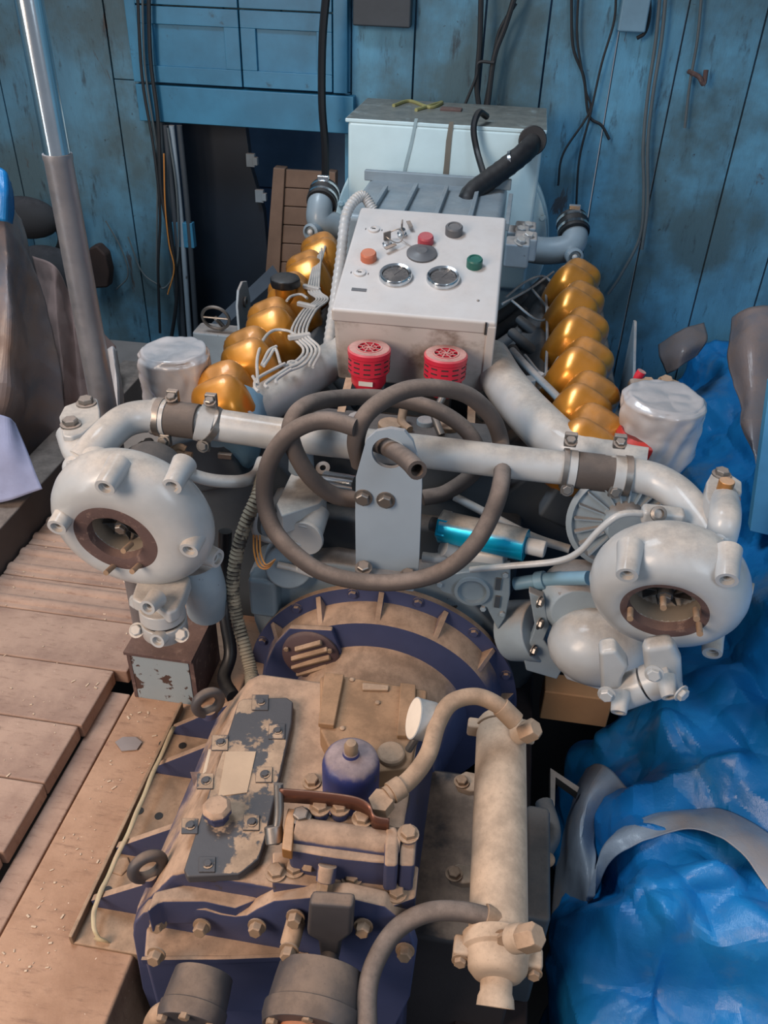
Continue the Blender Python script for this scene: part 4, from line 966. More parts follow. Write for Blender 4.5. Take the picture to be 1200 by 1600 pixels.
part('cone', tube(B(), h3([(425, 825, 1.30), (455, 822, 1.28)]), .03, seg=20, res=2), ENG, fp)
ww = thing('orange_wires', at(405, 885, Y=1.22), 'three thin orange wires looping beside the fuel pump', 'wires')
for k in range(3):
    part('wire', tube(B(), h3([(396+k*5, 836, 1.22), (397+k*5, 862, 1.20), (404+k*4, 884-k*3, 1.19), (418, 888-k*3, 1.19), (430, 874, 1.21)]), .0018, seg=6), ORANGEW, ww)
# housings left/right of the flywheel
sb = thing('timing_case', at(430, 930, Y=1.30), 'blue-grey engine end casting above and beside the flywheel housing', 'casting')
bm = B(); prism(bm, [at(a, b, Y=1.285) for a, b in ((388, 895), (440, 884), (520, 880), (640, 900), (700, 900), (780, 990), (700, 1120), (450, 1120), (396, 970))], (0, .10, 0)); part('end_casting', bm, ENG, sb, bev=.008)
bm = B(); box(bm, at(415, 925, Y=1.27), (.06, .05, .10)); part('side_box', bm, BLUEE, sb, bev=.01)
cyl(bm := B(), at(452, 868, Y=1.32), at(452, 885, Y=1.26), .05, .05, 28); part('round_boss', bm, ENG, sb, bev=.006)
mp = thing('mounting_plate', at(740, 955, Y=1.24), 'grey cast plate with a round machined recess right of the bracket', 'plate')
pl = [(672, 905), (700, 898), (735, 893), (797, 890), (797, 930), (790, 965), (778, 985), (760, 950), (720, 935), (690, 925)]
part('plate', prism(B(), [at(a, b, Y=1.235) for a, b in pl], (0, .03, 0)), BLUEE, mp, bev=.003)
part('recess_ring', lathe(B(), [(.032, -.002), (.034, .008), (.028, .009), (.026, -.001), (0, -.003)], at(738, 921, Y=1.235), (0, -1, 0), 40, closed=False), BLUEE, mp)
for x, y in ((687, 912), (790, 897), (755, 950), (785, 958)): bolt(mp, at(x, y, Y=1.235), (0, -1, 0), .006, ENG, washer=False)
for x0, y0, x1, y1 in ((775, 900, 782, 925), (776, 930, 778, 950)):
    part('web', box(B(), at((x0+x1)/2, (y0+y1)/2, Y=1.233), (.010, .004, .028)), DARK, mp)
stt = thing('starter_motor', at(840, 1000, Y=1.25), 'grey starter housing with side studs right of the flywheel housing', 'starter')
part('housing', tube(B(), [at(800, 985, Y=1.28), at(845, 985, Y=1.25)], .062, seg=32, res=3), ENG, stt, bev=.004)
part('flange', prism(B(), [at(a, b, Y=1.21) for a, b in ((826, 925), (850, 935), (858, 980), (850, 1000), (880, 1045), (870, 1062), (822, 1048), (818, 1030), (836, 980))], (0, .02, 0)), ENG, stt, bev=.003)
for x, y in ((842, 940), (842, 974), (832, 1016)): bolt(stt, at(x, y, Y=1.20), (1, -.5, .1), .009, STEEL)
hs = thing('blue_grey_coupling_pipe', at(860, 905, Y=1.28), 'blue-grey coupling pipe joining the right turbocharger inwards', 'pipe')
part('pipe', tube(B(), [at(805, 912, Y=1.26), at(860, 905, Y=1.24), at(920, 903, Y=1.20)], .013, seg=16, res=4), BLUEG, hs)
for x in (838, 868): part('collar', tube(B(), [at(x, 908, Y=1.248), at(x+14, 906, Y=1.243)], .018, seg=16, res=2), BLUEG, hs, bev=.002)
# turquoise inline filter
tf = thing('inline_filter', at(760, 850, Y=1.30), 'bright turquoise cylindrical inline filter with pale dust on top', 'filter')
f0, f1 = at(690, 822, Y=1.29), at(822, 852, Y=1.25)
part('barrel', tube(B(), [f0, f1], .0305, seg=36, res=4), TURQ, tf, bev=.002)
part('hex_band', tube(B(), [f0.lerp(f1, -.02), f0.lerp(f1, .10)], .0325, seg=6, res=2), TURQ, tf, bev=.002)
part('end_fitting', tube(B(), [f1, f1+(f1-f0)*.22], .016, seg=14, res=2), WHITE, tf, bev=.003)
part('end_fitting', tube(B(), [f0, f0-(f1-f0)*.14], .014, seg=14, res=2), DARK, tf, bev=.003)
part('neighbour_body', tube(B(), [at(720, 862, Y=1.29), at(790, 872, Y=1.27)], .020, seg=18, res=3), WHITE, tf, bev=.003)
part('elbow_fitting', tube(B(), h3([(660, 870, 1.25), (680, 872, 1.25), (700, 868, 1.27)]), .010, seg=12), WHITE, tf)
part('elbow_fitting', tube(B(), h3([(692, 856, 1.26), (710, 862, 1.27)]), .016, seg=12), WHITE, tf)
solo('push_rod', tube(B(), h3([(710, 776, 1.36), (760, 802, 1.34), (830, 838, 1.31), (890, 858, 1.29)]), .0085, seg=12), WHITE, 'pale rod slanting down right above the turquoise filter', 'rod')
solo('thin_oil_pipe', tube(B(), h3([(735, 890, 1.22), (800, 884, 1.20), (870, 877, 1.18), (905, 862, 1.17), (935, 830, 1.17), (965, 806, 1.17), (995, 802, 1.18), (1020, 807, 1.19)]), .006, seg=12), WHITE, 'thin white pipe bending from the centre up to the right turbocharger', 'pipe')
bm = B(); solo('pipe_banjo', box(B(), at(1035, 806, Y=1.19), (.07, .03, .03)), WHITE, 'pale block fitting where the thin white pipe meets the right turbocharger', 'fitting', bev=.008)
t_ = thing('banjo_bolt', at(1028, 800, Y=1.165), 'round-headed bolt on the block fitting above the right turbocharger', 'bolt')
part('head', lathe(B(), [(.013, 0), (.013, .008), (.008, .010), (.008, .004), (0, .004)], at(1028, 803, Y=1.17), (0, -.8, .6), 20), STEEL, t_)

# elbows by the generator
def elbow(pts, r, cap, capn, hosepts, label, cat='elbow'):
    t = thing('water_elbow', V(pts[0])-V((0, 0, .04)), label, cat)
    part('elbow', tube(B(), pts, r, seg=28), BLUEE, t)
    part('cap', lathe(B(), [(.024, -.05), (.026, 0), (.019, .004), (.017, -.008), (0, -.008)], cap, capn, 28), BLUEE, t, smooth=50)
    part('cap_plug', ball(B(), V(cap)+V(capn)*.0, .009), WHITE, t)
    part('rubber_hose', tube(B(), hosepts, r*1.16, seg=28), BLACK, t)
    for f in (.25, .75):
        a, b = V(hosepts[0]), V(hosepts[-1]); p = a.lerp(b, f); d = (b-a).normalized()
        part('clamp', tube(B(), [p-d*.005, p+d*.005], r*1.22, seg=28, res=1), CHROME, t)
    part('clamp_screw', box(B(), V(hosepts[0]).lerp(V(hosepts[-1]), .75)+V((0, -.01, r*1.25)), (.035, .014, .014)), CHROME, t, bev=.002)
    return t
elbow([at(545, 365, Y=2.62), at(520, 352, Y=2.60), at(500, 345, Y=2.58), at(500, 322, Y=2.60), at(504, 305, Y=2.63)], .040, at(485, 363, Y=2.52), V((-.3, -.95, .1)).normalized(), [at(502, 318, Y=2.60), at(508, 298, Y=2.66)], 'grey water elbow with black hose and chrome clamps left of the control box')
elbow([at(805, 385, Y=2.58), at(850, 392, Y=2.58), at(885, 388, Y=2.58), at(897, 375, Y=2.60), at(896, 355, Y=2.64)], .040, at(898, 402, Y=2.52), V((.2, -.95, .1)).normalized(), [at(897, 366, Y=2.61), at(893, 343, Y=2.66)], 'grey horizontal water elbow ending in black hose right of the control box')

# lifting eyes
for nm, pix, lab in (('L', ((374, 455), (380, 443), (389, 447), (394, 462), (396, 500), (396, 565), (374, 568)), 'upright grey plate with slotted eye left of the amber covers'),
                     ('R', ((991, 500), (985, 505), (962, 555), (950, 640), (976, 640), (986, 570), (992, 520)), 'thin upright grey plate right of the amber covers')):
    t = thing('side_plate', at(pix[-1][0], pix[-1][1], Y=2.2), lab, 'plate')
    if nm == 'L':
        p0 = at(377, 450, Y=2.28); x = p0.x
        bm = B(); prism(bm, [(x, 2.26, p0.z), (x, 2.30, p0.z+.012), (x, 2.34, p0.z), (x, 2.36, p0.z-.06), (x, 2.36, -.038), (x, 2.24, -.038), (x, 2.24, p0.z-.04)], (-.008, 0, 0)); part('plate', bm, ENG, t, bev=.002)
        part('eye', lathe(B(), [(.008, 0), (.016, 0), (.016, .006), (.008, .006), (.008, 0)], (x+.001, 2.30, p0.z-.05), (1, 0, 0), 20, closed=False), STEEL, t)
    else:
        p0 = at(990, 502, Y=2.3); x = p0.x
        bm = B(); prism(bm, [(x, 2.31, p0.z), (x, 2.29, p0.z+.004), (x, 2.10, p0.z-.10), (x, 1.98, p0.z-.26), (x, 2.02, .06), (x, 2.30, .06)], (.008, 0, 0)); part('plate', bm, ENG, t, bev=.002)
        part('bracket_arm', box(B(), ((x+.285)/2, 2.2, .22), (x-.285, .06, .03)), ENG, t, bev=.003); part('bracket_arm', box(B(), ((x+.27)/2, 2.2, .12), (x-.27, .06, .03)), ENG, t, bev=.003)

# chrome pole
pp = thing('chrome_pole', at(165, 655, Y=1.38), 'tall vertical chrome pole, bright above and dull below the joint', 'pole')
b0 = at(165, 650, Y=1.38); zj = at(88, 240, Y=1.38).z
part('lower_tube', lathe(B(), [(.0255, -.62), (.0255, 0), (.0235, zj-b0.z-.012), (.0245, zj-b0.z-.008), (.0245, zj-b0.z)], b0, (0, 0, 1), 36), mat('dull_steel_tube', '#8f9096', .3, metal=.75, dust='#7f7a7a', lo=-1.2, hi=1.4, amt=.5, nk=1.6, nsc=30, bump=.25), pp)
part('upper_tube', lathe(B(), [(.0215, 0), (.0215, .95)], (b0.x, b0.y, zj), (0, 0, 1), 36), mat('bright_chrome_tube', '#dde4e8', .17, metal=1., dust=None, bump=.03), pp)

# hand wheel and rear left bits
hw = thing('hand_wheel', at(337, 520, Y=2.75), 'small dark valve hand wheel in front of the hatchway', 'hand wheel')
c = at(337, 497, Y=2.75)
part('rim', tube(B(), [c+V((.05*math.cos(a), -.01*math.sin(a), .045*math.sin(a))) for a in [i*PI/6 for i in range(12)]], .006, seg=8, res=3, closed=True), STEEL, hw)
part('spokes', tube(B(), [c-V((.05, 0, 0)), c+V((.05, 0, 0))], .004, seg=8, res=1), STEEL, hw); part('spindle', tube(B(), [c, c+V((.01, .08, -.08))], .008, seg=8, res=1), STEEL, hw)
c = at(340, 525, Y=2.8); bm = B(); box(bm, (c.x, c.y, (c.z+.03-.04)/2), (.16, .1, c.z+.07)); solo('valve_chest', bm, ENG, 'dusty grey valve chest under the hand wheel', 'valve chest', bev=.01)

# ================================================================ CONTROL BOX
TA = math.atan2(.112, .385)
fl_ = V((-.354, 1.632, .697)); ux = V((1, .02, -.005)).normalized(); uy = V((0, math.cos(TA), math.sin(TA))); un = ux.cross(uy).normalized(); uy = un.cross(ux)
BW, BL, BH = .347, .395, .20
BR = Matrix((ux, uy, un)).transposed()
def bp(x, y, z=0): return fl_ + ux*x + uy*y + un*z
def onlid(px, py, h=0): return at(px, py, O=fl_+un*h, N=un)
cb = thing('control_box', bp(BW/2, BL/2, -BH), 'cream metal control box with gauges and buttons on its tilted lid', 'control box')
part('body', box(B(), bp(BW/2, BL/2, -.02-(BH-.02)/2), (BW-.006, BL-.006, BH-.02), BR), BOXP, cb, bev=.010)
bm = B(); prism(bm, [bp(0, .0, -.034), bp(BW, 0, -.034), bp(BW, BL, -.034), bp(0, BL, -.034)], un*.034)
part('lid', bm, PANEL, cb, bev=.007)
part('edge_strip', box(B(), bp(BW-.022, -.0012, -.016), (.004, .004, .030), BR), INK, cb)
part('corner_post', box(B(), bp(BW-.010, .004, -.10), (.02, .012, .18), BR), PANEL, cb, bev=.004)
for x, y in ((618, 433), (692, 437)):
    c = onlid(x, y); gi = part('gauge_glass', lathe(B(), [(.0, .006), (.028, .006), (.028, 0)][::-1], c, un, 40), GLASS, cb)
    part('gauge_bezel', lathe(B(), [(.036, 0), (.0365, .008), (.034, .012), (.0295, .010), (.0285, .004)], c, un, 48, closed=False), CHROME, cb, smooth=50)
    bm = B()
    for k in range(11):
        a = math.radians(225-27*k); d = ux*math.cos(a)+uy*math.sin(a); box(bm, c+d*.023+un*.0065, (.006, .001, .0006), fr(un, d))
    part('dial_marks', bm, GRYB, gi)
    part('needle', box(B(), c+(ux*.3+uy*.95)*.008+un*.0068, (.020, .0012, .0006), fr(un, ux*.5+uy*.8)), GRYB, gi)
c = onlid(659, 397); part('buzzer', lathe(B(), [(.034, 0), (.034, .004), (.028, .0065), (.014, .009), (.012, .011), (0, .0115)], c, un, 40), GRYB, cb)
def button(px, py, m, r, h, nm='push_button', lab=None, hollow=False):
    c = onlid(px, py+8*h/.02)
    prof = [(r, 0), (r, h*.85), (r*.88, h), (r*.7, h), (r*.66, h*.9), (0, h*.9)] if hollow else [(r, 0), (r*.97, h*.8), (r*.85, h), (0, h*1.02)]
    part(nm, lathe(B(), prof, c, un, 14 if not hollow else 28), m, cb, label=lab, smooth=28)
button(665, 372, REDB, .0185, .018, lab='faded red push button'); button(576, 398, ORGB, .0185, .018, lab='faded orange push button')
button(741, 408, GRNB, .0175, .020, lab='dark green ring button', hollow=True); button(709, 357, GRYB, .020, .020, lab='dark grey ring button', hollow=True)
for x, y in ((584, 359), (562, 427)):
    c = onlid(x, y); lk_ = part('cam_lock', lathe(B(), [(.014, 0), (.013, .004), (.007, .005), (.006, .003), (0, .003)], c, un, 24), PANEL, cb)
    part('key_slot', box(B(), c+un*.004, (.008, .002, .001), BR), INK, lk_)
    for s in (-1, 1): part('mark', box(B(), c+ux*.019*s+un*.0005, (.0015, .006, .0006), BR), INK, lk_)
part('name_plate', box(B(), onlid(561, 453)+un*.0005, (.032, .010, .001), BR), GRYB, cb, label='small dark grey blank plate')
part('rivet', ball(B(), onlid(747, 470), .003), STEEL, cb)
# key switches with keys and ring
for i, (x, y) in enumerate(((605, 378), (628, 362))):
    c = onlid(x, y+6); ks = part('key_switch', lathe(B(), [(.011, 0), (.011, .006), (.008, .008), (.008, .016), (0, .016)], c, un, 20), CHROME, cb)
    part('key', box(B(), c+un*.026, (.018, .003, .02), BR @ Matrix.Rotation(.6+i, 3, 'Z')), STEEL, ks, bev=.001)
part('key_ring', tube(B(), [onlid(615, 368, .02)+ux*.022*math.cos(a)+uy*.022*math.sin(a)+un*.006*math.sin(2*a) for a in [i*PI/6 for i in range(12)]], .0012, seg=6, res=4, closed=True), STEEL, cb)
part('key', box(B(), onlid(610, 385, .012), (.03, .010, .002), BR @ Matrix.Rotation(.8, 3, 'Z')), STEEL, cb, bev=.0008)
part('key', box(B(), onlid(640, 350, .012), (.010, .026, .002), BR @ Matrix.Rotation(.4, 3, 'Z')), STEEL, cb, bev=.0008)
part('key_wire', tube(B(), [onlid(622, 370, .01), onlid(635, 380, .004), onlid(652, 390, .003)], .0008, seg=6), STEEL, cb)
# flexible conduit on the left
cf = thing('flexible_conduit', bp(0, .3, -.1), 'ribbed pale flexible conduit curling into the left side of the control box', 'conduit')
part('conduit', tube(B(), [bp(.03, .40, -.01), bp(.0, .415, .015), bp(-.028, .36, .0), bp(-.028, .26, -.06), bp(-.028, .15, -.12), bp(-.03, .05, -.18)], .0125, seg=16, res=24, rf=lambda t, i: 1.06 if i % 3 == 0 else .94), WHITE, cf)

# sirens ----------------------------------------------------------------
def siren(px, py, lab):
    c = at(px, py, Z=.632)
    t = thing('siren', c-V((0, 0, .10)), lab, 'siren', 'red sirens on the control box')
    R = .0455
    part('housing', lathe(B(), [(R*.93, -.052), (R*.97, -.05), (R*.97, -.014), (R, -.012), (R, -.003), (R*.93, 0), (R*.55, .0)], c, (0, 0, 1), 48, closed=False), RED, t, smooth=30)
    part('lower_bowl', lathe(B(), [(R*.30, -.098), (R*.62, -.092), (R*.82, -.076), (R*.84, -.052)], c, (0, 0, 1), 40), RED, t, smooth=50)
    part('white_label', box(B(), c+V((0, -R*.835, -.066)), (.030, .002, .010)), PALE, t)
    g_ = part('grille_well', lathe(B(), [(R*.58, -.006), (0, -.006)], c, (0, 0, 1), 32, closed=False), INK, t)
    gr = B(); dustr = R
    lathe(gr, [(R*.53, -.004), (R*.60, -.004), (R*.60, .0012), (R*.53, .0012), (R*.53, -.004)], c, (0, 0, 1), 40, closed=False)
    lathe(gr, [(R*.30, -.004), (R*.34, -.004), (R*.34, .0012), (R*.30, .0012), (R*.30, -.004)], c, (0, 0, 1), 30, closed=False)
    lathe(gr, [(0, -.004), (R*.09, -.004), (R*.09, .0014), (0, .0014)], c, (0, 0, 1), 14, closed=False)
    for k in range(8):
        a = 2*PI*k/8; p = c+V((math.cos(a), math.sin(a), 0))*R*.08; q = c+V((math.cos(a+.55), math.sin(a+.55), 0))*R*.55
        box(gr, (p+q)/2+V((0, 0, -.0012)), ((q-p).length, .0028, .004), fr((0, 0, 1), q-p))
    part('grille', gr, RED, t)
    bm = B()
    for a in (-150, -120, -90, -60, -30, 0):
        a = math.radians(a+4); d = V((math.cos(a), math.sin(a), 0))
        for k in range(3): box(bm, c+d*R*.962-V((0, 0, .020+.011*k)), (.0015, .014, .0028), fr((0, 0, 1), d))
    part('vent_slots', bm, INK, t)
    part('bracket_foot', box(B(), c+V((0, R*1.05, -.045)), (.03, .03, .03)), RED, t)
    return t
siren(577, 543, 'red siren with white label on the left of the control box front')
siren(697, 552, 'red siren on the right of the control box front, lower edge behind the hose')

# ================================================================ FLYWHEEL HOUSING
fh = thing('flywheel_housing', (-.165, 1.2, -.28), 'large round navy flywheel housing with dust-covered conical shoulder', 'housing')
fc = V((-.165, 1.25, .0))
part('bell', lathe(B(), [(.288, -.004), (.290, .012), (.268, .014), (.260, .016), (.252, .062), (.248, .068), (.190, .070), (.186, .075), (.160, .16), (.13, .27), (.10, .27)], fc, (0, -1, 0), 96), NAVY, fh, smooth=32)
for k in range(13):
    a = math.radians(90+27*(k-6)+13)
    if math.sin(a) > -.4: bolt(fh, fc+V((.278*math.cos(a), -.013, .278*math.sin(a))), (0, -1, 0), .0085, NAVY)
for k in range(8):
    a = math.radians(90+27*(k-3.5)+13.5)
    d = V((math.cos(a), 0, math.sin(a))); b = fc+d*.255
    part('rib', prism(B(), [fc+d*.252+V((0, -.014, 0)), fc+d*.285+V((0, -.014, 0)), fc+d*.249+V((0, -.066, 0))], d.cross(V((0, 1, 0)))*.011), NAVY, fh, bev=.001)
gc = at(486, 1022, Y=1.165)
pad = part('grille_pad', prism(B(), [at(a, b, Y=1.18) for a, b in ((432, 1000), (455, 975), (520, 978), (545, 1040), (530, 1090), (420, 1090), (415, 1040))], (0, -.012, 0)), NAVY, fh, bev=.003)
part('round_cover', lathe(B(), [(.058, 0), (.058, .006), (.052, .010), (0, .010)], gc, (0, -1, .1), 40), mat('rust_brown_cover', '#4c3a3c', .6, dust='#7e675c', lo=.3, hi=1., amt=.6, bump=.3), fh, bev=.001)
for k in range(4):
    w = [.060, .084, .090, .072][k]; p = gc+V((.002*k-.002, -.012, .033-.022*k))
    part('louvre', box(B(), p, (w, .010, .009), Matrix.Rotation(-.5, 3, 'Y') @ Matrix.Rotation(.5, 3, 'X')), TANM, fh, bev=.002)
for a in (35, 160, 280): a = math.radians(a); bolt(fh, gc+V((.05*math.cos(a), -.011, .05*math.sin(a))), (0, -1, 0), .005, TANM, washer=False)

# ================================================================ GEARBOX
gb = thing('gearbox', (-.20, .8, -.32), 'dust-caked navy marine gearbox in the foreground with bolted top cover', 'gearbox')
def zp(pix, Z, th): return prism(B(), [at(a, b, Z=Z) for a, b in pix], (0, 0, -th))
def yp(pix, Y, th): return prism(B(), [at(a, b, Y=Y) for a, b in pix], (0, th, 0))
sec = [(-.445, -.02), (-.440, .12), (-.425, .175), (-.358, .285), (-.338, .300), (-.055, .300), (-.045, .20), (-.03, .14), (-.02, -.30), (-.40, -.30)]
part('housing', prism(B(), [(x, .595, z) for x, z in sec], (0, .375, 0)), NAVYW, gb, bev=.008)
part('side_shelf', prism(B(), [(-.05, .66, .115), (.12, .66, .12), (.135, .66, .10), (.135, .66, -.25), (-.05, .66, -.25)], (0, .31, 0)), mat('oily_side_casting', '#2e2a2c', .7, dust='#8d7462', lo=.75, hi=1.0, amt=.85, nk=1.2, nsc=9, bump=.4), gb, bev=.008)
part('input_nose', lathe(B(), [(.15, 0), (.15, .06)], (-.165, 1.02, .06), (0, -1, 0), 40), NAVY, gb, bev=.004)
# mounting flange and gussets
part('mounting_flange', box(B(), (-.487, .865, -.006), (.165, .50, .022)), TANM, gb, bev=.003)
part('flange_lip', box(B(), (-.566, .865, .012), (.007, .50, .022)), TANM, gb, bev=.002)
for px, py in ((255, 1137), (241, 1200), (190, 1327), (150, 1410)):
    y = at(px, py, Z=.02).y
    part('gusset', prism(B(), [(-.43, y, .0), (-.56, y, .0), (-.56, y, .022), (-.43, y, .12)], (0, .012, 0)), NAVY, gb, bev=.0015)
for px, py in ((218, 1267), (168, 1391), (254, 1162), (248, 1275), (285, 1165)):
    c = at(px, py, Z=.0056); part('bolt_hole', lathe(B(), [(.0075, -.003), (.0075, .0006)], c, (0, 0, 1), 20), INK, gb)
part('flange_tab', zp([(181, 1340), (172, 1362), (190, 1368), (205, 1352), (200, 1338)], .008, .02), TANM, gb, bev=.003)
# top cover
cv = part('top_cover', zp([(372, 1096), (380, 1091), (448, 1089), (458, 1096), (456, 1130), (415, 1310), (404, 1342), (372, 1366), (292, 1370), (287, 1358)], .316, .016), COVER, gb, bev=.003, label='oily dark grey cover plate with patches of dust')
part('data_plate', zp([(353, 1174), (400, 1174), (386, 1238), (341, 1244)], .3175, .0015), mat('dusty_data_plate', '#b59a80', .7, dust=None, bump=.2, bsc=200), cv)
for x, y in ((408, 1097), (345, 1160), (434, 1142), (322, 1220), (414, 1210), (298, 1290), (394, 1285), (325, 1350)):
    p = part('bolt_pad', zp([(x-14, y-12), (x+12, y-12), (x+11, y+12), (x-15, y+12)], .3185, .003), COVER, cv, bev=.001)
    bolt(cv, at(x, y, Z=.3185), (0, 0, 1), .0055, COVER, 'cap_screw', True, .003)
c = at(341, 1278, Z=.318)
part('breather_cap', lathe(B(), [(.016, 0), (.0165, .014), (.021, .016), (.021, .024), (.016, .030), (0, .031)], c, (0, 0, 1), 8), NAVYW, cv, bev=.001)
part('tie_on_tag', zp([(326, 1170), (330, 1172), (322, 1206), (316, 1210)], .305, .001), PAPER, gb)
part('arrow_decal', zp([(297, 1206), (312, 1206), (303, 1228)], .2965, .0008), RUST, gb)
# rear raised cover
part('rear_cover', zp([(500, 1056), (540, 1056), (600, 1066), (668, 1078), (664, 1110), (650, 1150), (642, 1200), (590, 1205), (520, 1180), (500, 1140)], .338, .04), TANB, gb, bev=.004)
part('cover_strip', zp([(507, 1050), (538, 1053), (522, 1133), (497, 1130)], .348, .010), TANB, gb, bev=.002)
part('cover_strip', zp([(626, 1066), (650, 1069), (648, 1150), (620, 1149)], .346, .008), TANB, gb, bev=.002)
part('cover_strip', zp([(566, 1066), (608, 1070), (607, 1078), (566, 1077)], .343, .006), TANM, gb, bev=.002)
for x, y in ((550, 1062), (535, 1138), (590, 1098)): part('rivet', ball(B(), at(x, y, Z=.339), .0045, (1, 1, .6)), TANM, gb)
bolt(gb, at(487, 1222, Z=.301), (0, 0, 1), .0105, TANM)
# navy filter bowl
c = at(548, 1232, Z=.325)
fb = part('filter_bowl', lathe(B(), [(.041, -.02), (.041, .055), (.038, .066), (.030, .073), (.012, .077), (.011, .082), (0, .082)], c, (0, 0, 1), 44), mat('navy_bowl_paint', '#2e3566', .4, dust='#a08c86', lo=.35, hi=.9, amt=.8, nk=1.4, nsc=26, patch='#3e3b42', plo=.6, phi=.62, psc=20, bump=.15), gb)
part('knob', lathe(B(), [(.007, .07), (.0095, .085), (.010, .094), (.007, .101), (0, .103)], c, (0, 0, 1), 20), TANM, fb)
part('round_plug', lathe(B(), [(.021, 0), (.021, .006), (.018, .009), (0, .010)], at(611, 1180, Z=.34), (0, 0, 1), 30), TANM, gb, bev=.001)
# dial gauge
dg = thing('pressure_gauge', at(640, 1175, Z=.35), 'round pale dial gauge tilted sideways on the gearbox top', 'gauge')
gn = V((-.90, -.20, .33)).normalized(); c = at(646, 1122, Z=.42)
part('case', lathe(B(), [(.029, -.030), (.030, -.002), (.031, .0)], c, gn, 36), WHITE, dg, bev=.001)
fc2 = part('dial', lathe(B(), [(.029, .0003), (0, .001)], c, gn, 36, closed=False), mat('cream_dial', '#e2d3c2', .5, dust=None, bump=0), dg)
part('stem', tube(B(), [c-gn*.014+V((0, 0, -.02)), at(638, 1172, Z=.36)], .006, seg=10, res=2), STEEL, dg)
# control valve
cvb = thing('control_valve', at(545, 1390, Z=.30), 'bolted hydraulic control valve block with lever on the gearbox', 'valve')
part('base_plate', zp([(425, 1330), (480, 1326), (562, 1340), (655, 1352), (650, 1402), (612, 1415), (560, 1392), (425, 1378)], .325, .03), NAVYW, cvb, bev=.004)
part('valve_body', zp([(448, 1280), (475, 1268), (570, 1274), (618, 1290), (652, 1292), (650, 1340), (630, 1352), (540, 1342), (452, 1328)], .375, .055), NAVYW, cvb, bev=.005)
a0, a1 = at(462, 1300, Z=.372), at(626, 1322, Z=.372)
part('spool_barrel', tube(B(), [a0, a1], .019, seg=28, res=3), NAVYW, cvb, bev=.002)
a0, a1 = at(468, 1322, Z=.352), at(618, 1345, Z=.352)
part('spool_barrel', tube(B(), [a0, a1], .019, seg=28, res=3), mat('violet_navy', '#55557a', .45, dust='#a99286', lo=.4, hi=1., amt=.6, bump=.2), cvb, bev=.002)
part('end_block', zp([(602, 1292), (618, 1288), (624, 1300), (622, 1352), (600, 1352)], .392, .06), NAVYW, cvb, bev=.005)
part('end_block', zp([(626, 1296), (652, 1298), (648, 1352), (624, 1352)], .385, .06), NAVYW, cvb, bev=.004)
for x, y, z, m in ((470, 1276, .385, STEEL), (500, 1262, .39, TANM), (531, 1262, .39, TANM), (566, 1280, .385, TANM), (638, 1304, .39, TANM)):
    p = at(x, y, Z=z); part('boss', cyl(B(), p-V((0, 0, .03)), p, .012, seg=18), NAVYW, cvb); bolt(cvb, p, (0, 0, 1), .0105, m)
for x, y in ((431, 1364), (460, 1358), (550, 1372), (619, 1396)): bolt(cvb, at(x, y, Z=.326), (0, 0, 1), .0105, TANM)
for x, y, x2, y2 in ((487, 1320, 482, 1358), (512, 1352, 506, 1394)):
    p, q = at(x, y, Z=.36), at(x2, y2, Z=.335)
    part('port_fitting', tube(B(), [p, p.lerp(q, .6)], .0125, seg=16, res=2), NAVYW, cvb, bev=.001); part('port_nut', lathe(B(), [(.0095, 0), (.0105, .001), (.0105, .012)], p.lerp(q, .62), q-p, 6), TANM, cvb, bev=.001)
part('lever', tube(B(), [at(435, 1225, Z=.42), at(436, 1270, Z=.39), at(430, 1318, Z=.36)], .0065, seg=12, res=4), STEEL, cvb)
part('lever_hub', tube(B(), [at(427, 1290, Z=.375), at(430, 1318, Z=.36)], .0125, seg=16, res=2), STEEL, cvb, bev=.002)
part('brass_plate', zp([(450, 1262), (462, 1264), (456, 1330), (440, 1326), (444, 1290)], .388, .02), BRASS, cvb, bev=.002)
bar = [at(438, 1243, Z=.405), at(500, 1248, Z=.405), at(555, 1256, Z=.405), at(578, 1268, Z=.402), at(586, 1285, Z=.398), at(608, 1290, Z=.395)]
bm = B(); C = crom(bar, 8); vs = [(bm.verts.new(p+V((0, 0, .016))), bm.verts.new(p-V((0, 0, .010)))) for p in C]
for a, b in zip(vs, vs[1:]): bm.faces.new((a[0], a[1], b[1], b[0]))
o = part('spring_bar', bm, mat('brown_steel_bar', '#6b4436', .35, metal=.6, dust='#96796a', lo=.6, hi=1.2, bump=.1), cvb, label='brown flat steel bar'); s = o.modifiers.new('t', 'SOLIDIFY'); s.thickness = .003
# top hose
th_ = thing('oil_hose', at(600, 1260, Z=.38), 'dusty tan hose arching from the control valve to the cooler top', 'hose')
part('hose', tube(B(), [at(604, 1244, Z=.405), at(640, 1218, Z=.41), at(668, 1180, Z=.42), at(684, 1130, Z=.43), at(705, 1098, Z=.44), at(742, 1088, Z=.44), at(775, 1100, Z=.43), at(802, 1124, Z=.41)], .0125, seg=18, res=10), TANM, th_)
p = at(598, 1252, Z=.40)
part('banjo_head', lathe(B(), [(.017, 0), (.017, .022)], p-V((0, 0, .012)), (-.1, -.2, 1), 6), TANM, th_, bev=.001)
part('ferrule', tube(B(), [at(610, 1240, Z=.407), at(628, 1228, Z=.409)], .0150, seg=18, res=2), TANM, th_, bev=.001)
part('ferrule', tube(B(), [at(782, 1104, Z=.426), at(806, 1128, Z=.408)], .0150, seg=18, res=2), TANM, th_, bev=.001)
bh = thing('oil_hose', at(575, 1590, Y=.50), 'dusty brown hose curving from the cooler bottom out of the photo', 'hose')
